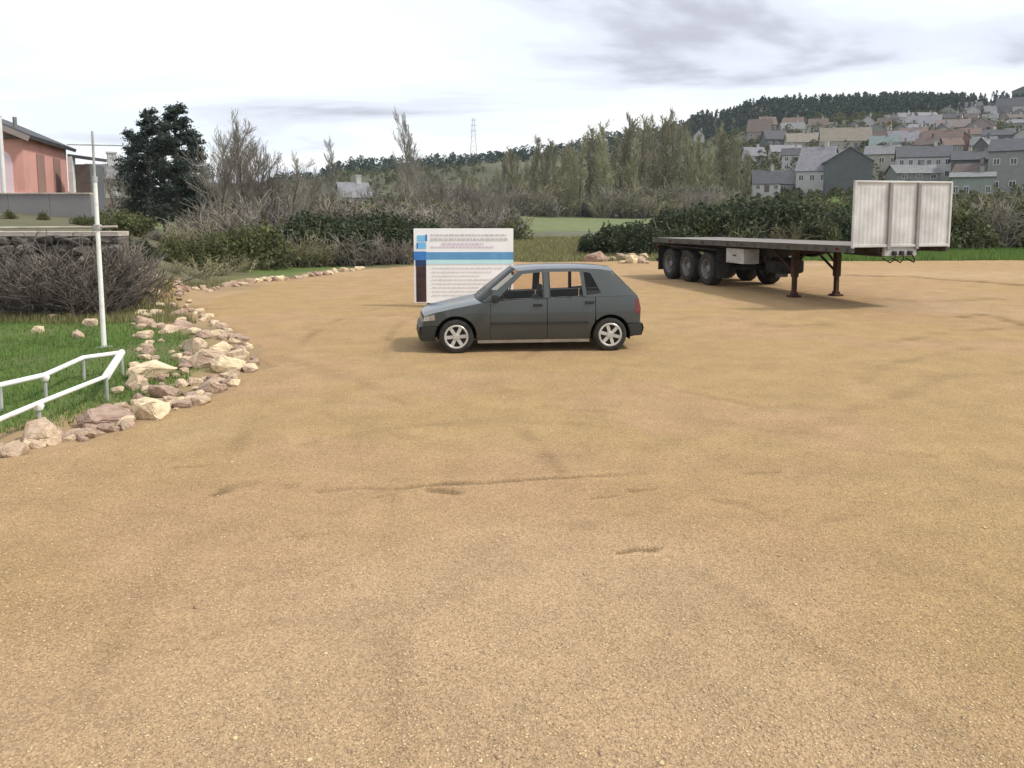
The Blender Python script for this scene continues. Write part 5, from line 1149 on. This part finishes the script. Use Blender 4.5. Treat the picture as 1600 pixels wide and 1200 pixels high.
def build_houses():
    H = house
    # --- right hillside, front row first
    t = H('large house with blank dark grey gable end beside a pale balcony front', 1291, 1359, 231, 312, 'wall_dark', 'roof_lilac', yaw=8, gable=True, nx=0, ny=0, roofk=.27, depth=13, Y=172)
    H('white house with pale lilac slate roof adjoining the dark gable', 1243, 1292, 229, 314, 'wall_white', 'roof_lilac', yaw=-14, nx=3, ny=2, roofk=.45, Y=178, depth=11)
    H('low grey slate-roofed cottage with a white front below the lilac roof', 1178, 1218, 266, 300, 'wall_white', 'roof_slate', yaw=5, nx=3, ny=1, roofk=.6, Y=176)
    H('plain grey shed-like house between the cottage and the lilac roof', 1216, 1250, 266, 304, 'wall_grey', 'roof_grey', yaw=-3, nx=2, ny=1, roofk=.55, Y=182)
    H('pale green-white terraced house with many windows above the headboard', 1404, 1480, 228, 300, 'wall_white', 'roof_slate', yaw=4, nx=6, ny=3, roofk=.25, Y=190)
    H('dark slate-hung house with two bright windows above the headboard corner', 1490, 1548, 236, 290, 'wall_dark', 'roof_slate', yaw=3, nx=3, ny=1, roofk=.26, Y=178, door=False)
    H('light grey low building below the slate-hung house', 1488, 1546, 270, 318, 'wall_green', 'roof_grey', yaw=0, nx=4, ny=1, roofk=.15, Y=150)
    H('big plain grey building with shallow roof behind brown bushes', 1548, 1640, 216, 306, 'wall_grey', 'roof_slate', yaw=-6, nx=4, ny=2, roofk=.22, Y=165)
    H('small cream house tucked behind the dark gable', 1352, 1400, 228, 282, 'wall_cream', 'roof_grey', yaw=-4, nx=3, ny=2, roofk=.25, Y=205)
    # --- second row
    H('long tan-roofed house with cream gable wall above the dark gable', 1285, 1358, 199, 238, 'wall_cream', 'roof_tan', yaw=6, nx=5, ny=1, roofk=.55)
    H('house with teal metal roof and white wall', 1360, 1400, 212, 244, 'wall_white', 'roof_teal', yaw=-2, nx=3, ny=1, roofk=.5)
    H('house with wide purplish slate roof', 1392, 1442, 204, 243, 'wall_lilac', 'roof_lilac', yaw=10, nx=3, ny=1, roofk=.62)
    H('house with broad red-brown roof and rosy wall', 1440, 1496, 203, 244, 'wall_rose', 'roof_red', yaw=-8, nx=4, ny=1, roofk=.55)
    H('brick-red gabled house next to the broad red-brown roof', 1492, 1520, 208, 244, 'wall_brick', 'roof_red', yaw=6, gable=True, nx=1, ny=1, roofk=.4)
    H('sage green fronted house behind the slate-hung one', 1518, 1552, 214, 246, 'wall_green', 'roof_grey', yaw=0, nx=3, ny=1, roofk=.4)
    H('cream low house with straight pale eaves left of the tan roof', 1232, 1276, 208, 240, 'wall_cream', 'roof_tan', yaw=12, nx=3, ny=1, roofk=.45)
    H('white arched-front house above the grey shed', 1222, 1250, 232, 268, 'wall_white', 'roof_slate', yaw=0, nx=2, ny=2, roofk=.3)
    H('brown-roofed house with rosy wall by the tall poplars', 1168, 1202, 186, 218, 'wall_rose', 'roof_brown', yaw=-6, nx=3, ny=1, roofk=.62)
    H('grey house with pale wall strip right of the brown roof', 1222, 1256, 191, 210, 'wall_white', 'roof_grey', yaw=4, nx=3, ny=1, roofk=.6)
    # --- third row and crest
    H('small white house with dark gable high on the slope', 1345, 1366, 181, 202, 'wall_white', 'roof_slate', yaw=8, gable=True, nx=1, ny=1, roofk=.45)
    H('tiny cream house with chimney high on the slope', 1371, 1390, 184, 207, 'wall_cream', 'roof_brown', yaw=-8, nx=2, ny=1, roofk=.4)
    H('lilac-roofed house high above the red-brown roof', 1418, 1466, 180, 206, 'wall_lilac', 'roof_lilac', yaw=-4, nx=4, ny=1, roofk=.55)
    H('rose-brown terraced house with dark openings high on the slope', 1466, 1512, 186, 212, 'wall_rose', 'roof_rose', yaw=3, nx=4, ny=1, roofk=.5)
    H('second rose-tinted house with pale gable end high on the slope', 1512, 1548, 184, 214, 'wall_rose', 'roof_rose', yaw=-10, gable=True, nx=2, ny=1, roofk=.4)
    H('white house with grey roof just under the ridge', 1500, 1534, 159, 178, 'wall_white', 'roof_slate', yaw=6, nx=4, ny=1, roofk=.45)
    H('long white house with dark slate roof on the crest', 1560, 1616, 152, 180, 'wall_white', 'roof_slate', yaw=-4, nx=5, ny=1, roofk=.5)
    H('dark house standing highest on the crest', 1584, 1622, 134, 160, 'wall_dark', 'roof_slate', yaw=0, gable=True, nx=2, ny=1, roofk=.3)
    H('pale green-grey house below the crest', 1566, 1612, 186, 204, 'wall_green', 'roof_grey', yaw=5, nx=4, ny=1, roofk=.35)
    H('small grey house half hidden in greenery right of the rose houses', 1574, 1604, 200, 220, 'wall_grey', 'roof_grey', yaw=0, nx=2, ny=1, roofk=.4)
    H('tiny white chapel-like house with steep roof on the far slope', 1084, 1100, 203, 222, 'wall_white', 'roof_slate', yaw=0, gable=True, nx=1, ny=1, roofk=.5)
    H('small pale house above the poplars on the far slope', 1040, 1062, 206, 220, 'wall_cream', 'roof_grey', yaw=0, nx=2, ny=1, roofk=.5)
    H('small cream farmhouse among the poplars', 1012, 1036, 236, 252, 'wall_cream', 'roof_tan', yaw=8, nx=2, ny=1, roofk=.5, Y=290)
    # --- tightly packed filler rows
    rr = random.Random(8); walls = [('wall_white', 'white'), ('wall_grey', 'grey'), ('wall_cream', 'cream'), ('wall_rose', 'rosy'), ('wall_dark', 'dark'), ('wall_green', 'sage')]; roofs = [('roof_slate', 'slate'), ('roof_grey', 'grey'), ('roof_red', 'reddish'), ('roof_brown', 'brown'), ('roof_lilac', 'lilac-grey'), ('roof_slate', 'slate')]
    for row, (yb, xs, xe, hh) in enumerate([(296, 1400, 1640, 44), (262, 1160, 1300, 32), (276, 1368, 1500, 36), (250, 1380, 1640, 30), (232, 1190, 1400, 26), (226, 1400, 1640, 26), (214, 1290, 1480, 22), (205, 1180, 1300, 20), (198, 1380, 1640, 20), (186, 1470, 1640, 18)]):
        x = xs + rr.uniform(0, 10)
        while x < xe - 16:
            w_ = rr.uniform(.85, 1.5) * hh; wa, ra = rr.choice(walls), rr.choice(roofs); gb = rr.random() < .35
            H('%s-walled %s house with %s roof packed into the hillside town' % (wa[1], 'gable-fronted' if gb else 'broad', ra[1]), x, x + w_, yb - hh * rr.uniform(.85, 1.15), yb + rr.uniform(-4, 4), wa[0], ra[0], yaw=rr.uniform(-22, 22), gable=gb, nx=2 if gb else 3, ny=2 if hh > 28 else 1, roofk=rr.uniform(.32, .55), door=False)['group'] = 'houses packed on the hillside'
            x += w_ * rr.uniform(1.0, 1.5)
    # --- left middle distance
    H('pale cottage with light wall beyond the dark hedge', 536, 580, 286, 330, 'wall_white', 'roof_lilac', yaw=14, nx=3, ny=1, roofk=.5, Y=118)
    H('grey-white house hidden behind the bare trees by the pink house', 150, 196, 258, 330, 'wall_white', 'roof_grey', yaw=6, nx=3, ny=2, roofk=.3, Y=70)
build_houses()
def build_pink_house():
    c1, c2 = at(40, 303, 36.0), at(107, 303, 43.6); u = Vector((c2.x - c1.x, c2.y - c1.y, 0)); D = u.length; u.normalize(); rx = Vector((u.y, -u.x, 0)); Wd = 5.6; zb = 2.75
    o_ = Vector((c1.x, c1.y, 0)) - rx * Wd / 2
    t = thing('pink_house', 'salmon pink house with dark roof and white arched panel above the stone wall', 'house', (o_.x, o_.y, zb), math.atan2(-u.x, u.y))
    he = at(40, 213, 36.0).z - zb; hp = he + 1.25
    wall = link('wall', MB().prism([(-Wd / 2, -1.4), (Wd / 2, -1.4), (Wd / 2, he), (0, hp), (-Wd / 2, he)], 0, D).mesh('wall', M['wall_salmon']), t)
    sl = math.atan2(hp - he, Wd / 2); L = math.hypot(Wd / 2, hp - he) + .45
    for s_ in (-1, 1):
        cc = Vector((s_ * (Wd / 4 + .2 * math.cos(sl)), D / 2, (he + hp) / 2 - .2 * math.sin(sl) + .12)); rs_ = link('roof_slope', MB().box((0, 0, 0), (L, D + .9, .14), Matrix.Rotation(s_ * sl, 3, 'Y')).mesh('roof_slope', M['roof_slate']), t, cc)
        rot = Matrix.Rotation(s_ * sl, 3, 'Y'); tl = MB()
        for i in range(12): tl.box(rot @ Vector((-L / 2 + L * (i + .5) / 12, 0, .085)), (L / 12 * .96, D + .9, .04), rot)
        link('tile_course', tl.mesh('tile_course', M['roof_slate'], fix=False), rs_)
        link('barge_board', MB().box((0, 0, 0), (L, .06, .24), rot).mesh('barge_board', M['wall_rose']), t, cc + Vector((0, -D / 2 - .47, -.08)))
    # arched white panel with frame
    n = 12; w2, hh = .62, 1.55
    arc = [(-w2, 0.05), (w2, 0.05)] + [(w2 * math.cos(math.pi * i / n), hh + w2 * math.sin(math.pi * i / n)) for i in range(n + 1)]
    ar = link('arch_panel', MB().prism(arc, -.05, -.01).mesh('arch_panel', M['wall_pink']), t, (1.75, 0, .1))
    big = [(x * 1.22, z * 1.07 if z > .1 else z - .03) for x, z in arc]
    link('arch_surround', MB().prism(big, -.022, 0.02).mesh('arch_surround', M['wall_salmon']), t, (1.75, 0, .1))
    wm = window_meshes()
    o = link('window', wm['f'], t, (-1.6, -.03, 1.35)); o.scale = (.55, 1, 1.15); link('pane', wm['p'], o)
    link('string_course', MB().box((0, -.04, .30), (Wd, .08, .10)).mesh('string_course', M['wall_pink']), t)
    link('eaves_box', MB().box((Wd / 2 - .55, -.10, he - .02), (1.1, .3, .16)).mesh('eaves_box', M['roof_brown']), t)
    link('vent_pipe', MB().tube([(Wd / 2 * .80, 1.2, he + .2), (Wd / 2 * .80, 1.2, he + .95)], .09, 8).mesh('vent_pipe', M['roof_grey']), t)
    pb = at(7, 310, 33.0); wp = thing('white_post', 'stout white post standing in front of the pink house arch', 'post', (pb.x, 33.0, tz1(pb.x, 33.0) - .05)); ph = at(7, 181, 33.0).z - wp.location.z
    link('shaft', MB().tube([(0, 0, 0), (0, 0, ph)], .085, 12).mesh('shaft', M['frame'], smooth=True), wp); link('cap', MB().lathe([(0.0, ph + .05), (.10, ph + .03), (.10, ph - .03), (.085, ph - .03)], 12, 'Z').mesh('cap', M['frame']), wp)
    for k in (.34, .72): link('shutter_panel', MB().box((Wd / 2 + .02, D * k, 1.2), (.05, 1.3, 2.0)).mesh('shutter_panel', M['wall_brick']), t)
    # neighbour: dark building with white corner pillar
    Y2 = 41.0; a = at(111, 303, Y2); b = at(143, 303, Y2); wd = b.x - a.x; top = at(111, 240, Y2).z - a.z
    g = thing('grey_outbuilding', 'narrow dark outbuilding with white corner pillar next to the pink house', 'building', ((a.x + b.x) / 2, Y2, a.z), R(0))
    link('wall', MB().box((0.1, .72, top / 2 - .8), (wd - .25, 1.3, top + .8 - .25)).mesh('wall', M['wall_dark']), g)
    link('corner_pillar', MB().box((-wd / 2 + .12, -.02, top / 2 - .75), (.24, .3, top + 1.2)).mesh('corner_pillar', M['frame']), g)
    link('roof_slab', MB().box((0.05, .7, top - .28 + .1), (wd + .1, 1.7, .16), Matrix.Rotation(R(8), 3, 'Y')).mesh('roof_slab', M['roof_slate']), g)
    link('door', MB().box((wd * .12, .055, .5), (.7, .05, 1.9)).mesh('door', M['roof_brown']), g)
build_pink_house()
# ================================================================== SMALL FAR THINGS
def build_masts():
    def pylon(px, Y, pb, pt, label):
        b = at(px, pb, Y); b.z = tz1(b.x, Y); top = at(px, pt, Y).z; Hh = top - b.z; t = thing('lattice_mast', label, 'mast', b); w0, w1 = Hh * .085, Hh * .02
        for sx in (-1, 1):
            for sy in (-1, 1): link('leg', MB().tube([(sx * w0, sy * w0, -.5), (sx * w1, sy * w1, Hh)], .075, 4).mesh('leg', M['alu_post'], fix=False), t)
        mb = MB(); n = 9
        for i in range(n):
            za, zb_ = Hh * i / n, Hh * (i + 1) / n; wa = w0 + (w1 - w0) * i / n; wb = w0 + (w1 - w0) * (i + 1) / n
            for s in (-1, 1):
                mb.tube([(-wa, s * wa, za), (wb, s * wb, zb_)], .05, 3).tube([(wa, s * wa, za), (-wb, s * wb, zb_)], .05, 3).tube([(s * wa, -wa, za), (s * wb, wb, zb_)], .05, 3).tube([(s * wa, wa, za), (s * wb, -wb, zb_)], .05, 3)
        link('lattice', mb.mesh('lattice', M['alu_post'], fix=False), t)
        for k in (.72, .84, .95): link('cross_arm', MB().tube([(-Hh * .07, 0, Hh * k), (Hh * .07, 0, Hh * k)], .13, 4).mesh('cross_arm', M['alu_post'], fix=False), t)
    pylon(740, 560, 250, 184, 'steel lattice mast on the low ridge above the sign board')
build_masts()
def heap(name, label, cat, px, py, wpx, hpx, m, seed):
    p = G(px, py); s = p.y / FPX; w_, h_ = wpx * s, hpx * s; z = tz1(p.x, p.y); rs = np.random.RandomState(seed); n = 18; V = []; F = []
    for j in range(8):
        for i in range(n):
            a = 6.283 * i / n; k = j / 7; r = math.cos(k * 1.45) ** .7; q = 1 + .16 * math.sin(3 * a + seed) + .1 * rs.randn() * (j > 0)
            V.append((w_ / 2 * r * q * math.cos(a), w_ * .3 * r * q * math.sin(a), -.1 + (h_ + .1) * math.sin(k * 1.57) * (1 + .06 * rs.randn())))
    for j in range(7):
        for i in range(n): F.append((j * n + i, j * n + (i + 1) % n, (j + 1) * n + (i + 1) % n, (j + 1) * n + i))
    F.append(tuple(7 * n + i for i in range(n)))
    t = thing(name, label, cat, (p.x, p.y, z)); mb = MB(); mb.v = V; mb.f = F; link('cover_sheet', mb.mesh('cover_sheet', m, smooth=1.2), t)
    for i in range(5):
        a = 1.2 * i + .4; link('weight_stone', ROCKM[i], t, (w_ / 2 * 1.02 * math.cos(a), w_ * .31 * math.sin(a), .06)).scale = (.22, .2, .2)
M['red_sheet'] = mat('faded_red_sheet', (0.42, 0.13, 0.10), (0.30, 0.10, 0.08), scale=3, rough=.6, bump=.3); M['blue_sheet'] = mat('grey_blue_sheet', (0.26, 0.29, 0.33), (0.18, 0.20, 0.24), scale=3, rough=.6, bump=.3)
heap('covered_heap', 'low heap under a faded red sheet on the verge beside the headboard', 'heap', 1512, 383, 52, 17, M['red_sheet'], 1)
heap('covered_heap', 'low heap under a grey-blue sheet on the verge by the brown bushes', 'heap', 1578, 386, 70, 15, M['blue_sheet'], 2)

# ------------------------------------------------------------------ finer labels: single out members next to a landmark or by height
def single_out(group, what, marks):
    mem = [o for o in COL.objects if o.get('group') == group and o.parent is None]
    if not mem: return
    left = list(mem)
    big = max(left, key=lambda o: o.scale.z); big['label'] = 'tallest ' + what; left.remove(big)
    for nm, (x, y) in marks:
        if not left: break
        o = min(left, key=lambda q: math.hypot(q.location.x - x, q.location.y - y)); o['label'] = '%s standing closest to the %s' % (what, nm); left.remove(o)
    if left: sm = min(left, key=lambda o: o.scale.z); sm['label'] = 'lowest ' + what
def xy(label_start):
    o = next(o for o in COL.objects if str(o.get('label', '')).startswith(label_start)); return (o.location.x, o.location.y)
single_out('poplars beyond the field', 'budding poplar in the plantation beyond the green field', [('cream farmhouse', xy('small cream farmhouse')), ('pale far-slope house', xy('small pale house above')), ('white-fronted cottage', xy('low grey slate'))])
single_out('dark hedge behind the trailer', 'dark evergreen shrub in the hedge behind the trailer', [('headboard', (8.7, 18)), ('rubble heap', G(985, 405)[:2]), ('white house', xy('white house with pale lilac'))])
single_out('dark hedge left of the field', 'dark evergreen shrub in the hedge behind the sign', [('sign board', xy('white site notice')), ('bare trees', at(400, 400, 43)[:2]), ('pale cottage', xy('pale cottage'))])
single_out('brambles against the stone wall', 'leafless bramble clump against the stone wall', [('white pole', xy('slender white'))])
single_out('brown bushes under the bare trees', 'brownish bush under the bare trees', [('tall pine', xy('tallest dark pine')), ('stone wall', at(190, 400, 19.3)[:2])])
single_out('bare trees beside the pines', 'bare grey tree with fine upright twigs', [('tall pine', xy('tallest dark pine')), ('pale cottage', xy('pale cottage'))])
single_out('scrub along the left far edge', 'olive scrub bush by the far stone row', [('stone wall', at(190, 400, 19.3)[:2]), ('dark hedge', at(430, 400, 34)[:2])])
single_out('thicket under the poplars', 'twiggy thicket under the poplars', [('cream farmhouse', xy('small cream farmhouse')), ('white-fronted cottage', xy('low grey slate'))])
single_out('scrub belt behind the dark hedge', 'grey-brown bush behind the dark hedge', [('pale cottage', xy('pale cottage')), ('sign board', xy('white site notice')), ('tall bare tree', xy('tall bare tree standing'))])
single_out('bushes past the headboard', 'brown-olive bush on the verge past the headboard', [('red-sheeted heap', xy('low heap under a faded red')), ('blue-sheeted heap', xy('low heap under a grey-blue'))])
single_out('bushes below the grey house', 'olive bush on the slope below the grey house', [('trailer headboard', (8.7, 18)), ('dark gable', xy('large house with blank'))])
single_out('bushes at the foot of the hill', 'far brown-green bush at the hill foot', [('pale cottage', xy('pale cottage'))])
single_out('bare trees in the scrub belt', 'small bare tree behind the dark hedge', [('pale cottage', xy('pale cottage')), ('tall bare tree', xy('tall bare tree standing'))])
single_out('bare trees on the lower slope', 'greyish bare tree on the lower slope', [('tall bare tree', xy('tall bare tree standing')), ('lattice mast', xy('steel lattice'))])
single_out('scrub on the terrace', 'low scrub bush on the terrace above the wall', [('white outbuilding pillar', xy('narrow dark outbuilding'))])
single_out('olive canes along the stone row', 'olive cane tangle along the far stone row', [('stone wall end', at(190, 400, 19.3)[:2]), ('dark hedge', at(430, 400, 34)[:2])])
# ------------------------------------------------------------------ thin air haze
def build_haze():
    m = bpy.data.materials.new('haze_air'); m.use_nodes = True; nt = m.node_tree; nt.nodes.remove(nt.nodes['Principled BSDF'])
    v = N(nt, 'ShaderNodeVolumePrincipled'); v.inputs['Density'].default_value = 0.00013; v.inputs['Color'].default_value = (0.86, 0.92, 1.0, 1); v.inputs['Anisotropy'].default_value = 0.2
    nt.links.new(v.outputs[0], nt.nodes['Material Output'].inputs['Volume'])
    o = link('haze', MB().box((0, 650, 79), (4900, 1950, 162)).mesh('haze', m)); tag(o, 'thin pale haze in the air over the valley', 'haze', kind='stuff')
build_haze()
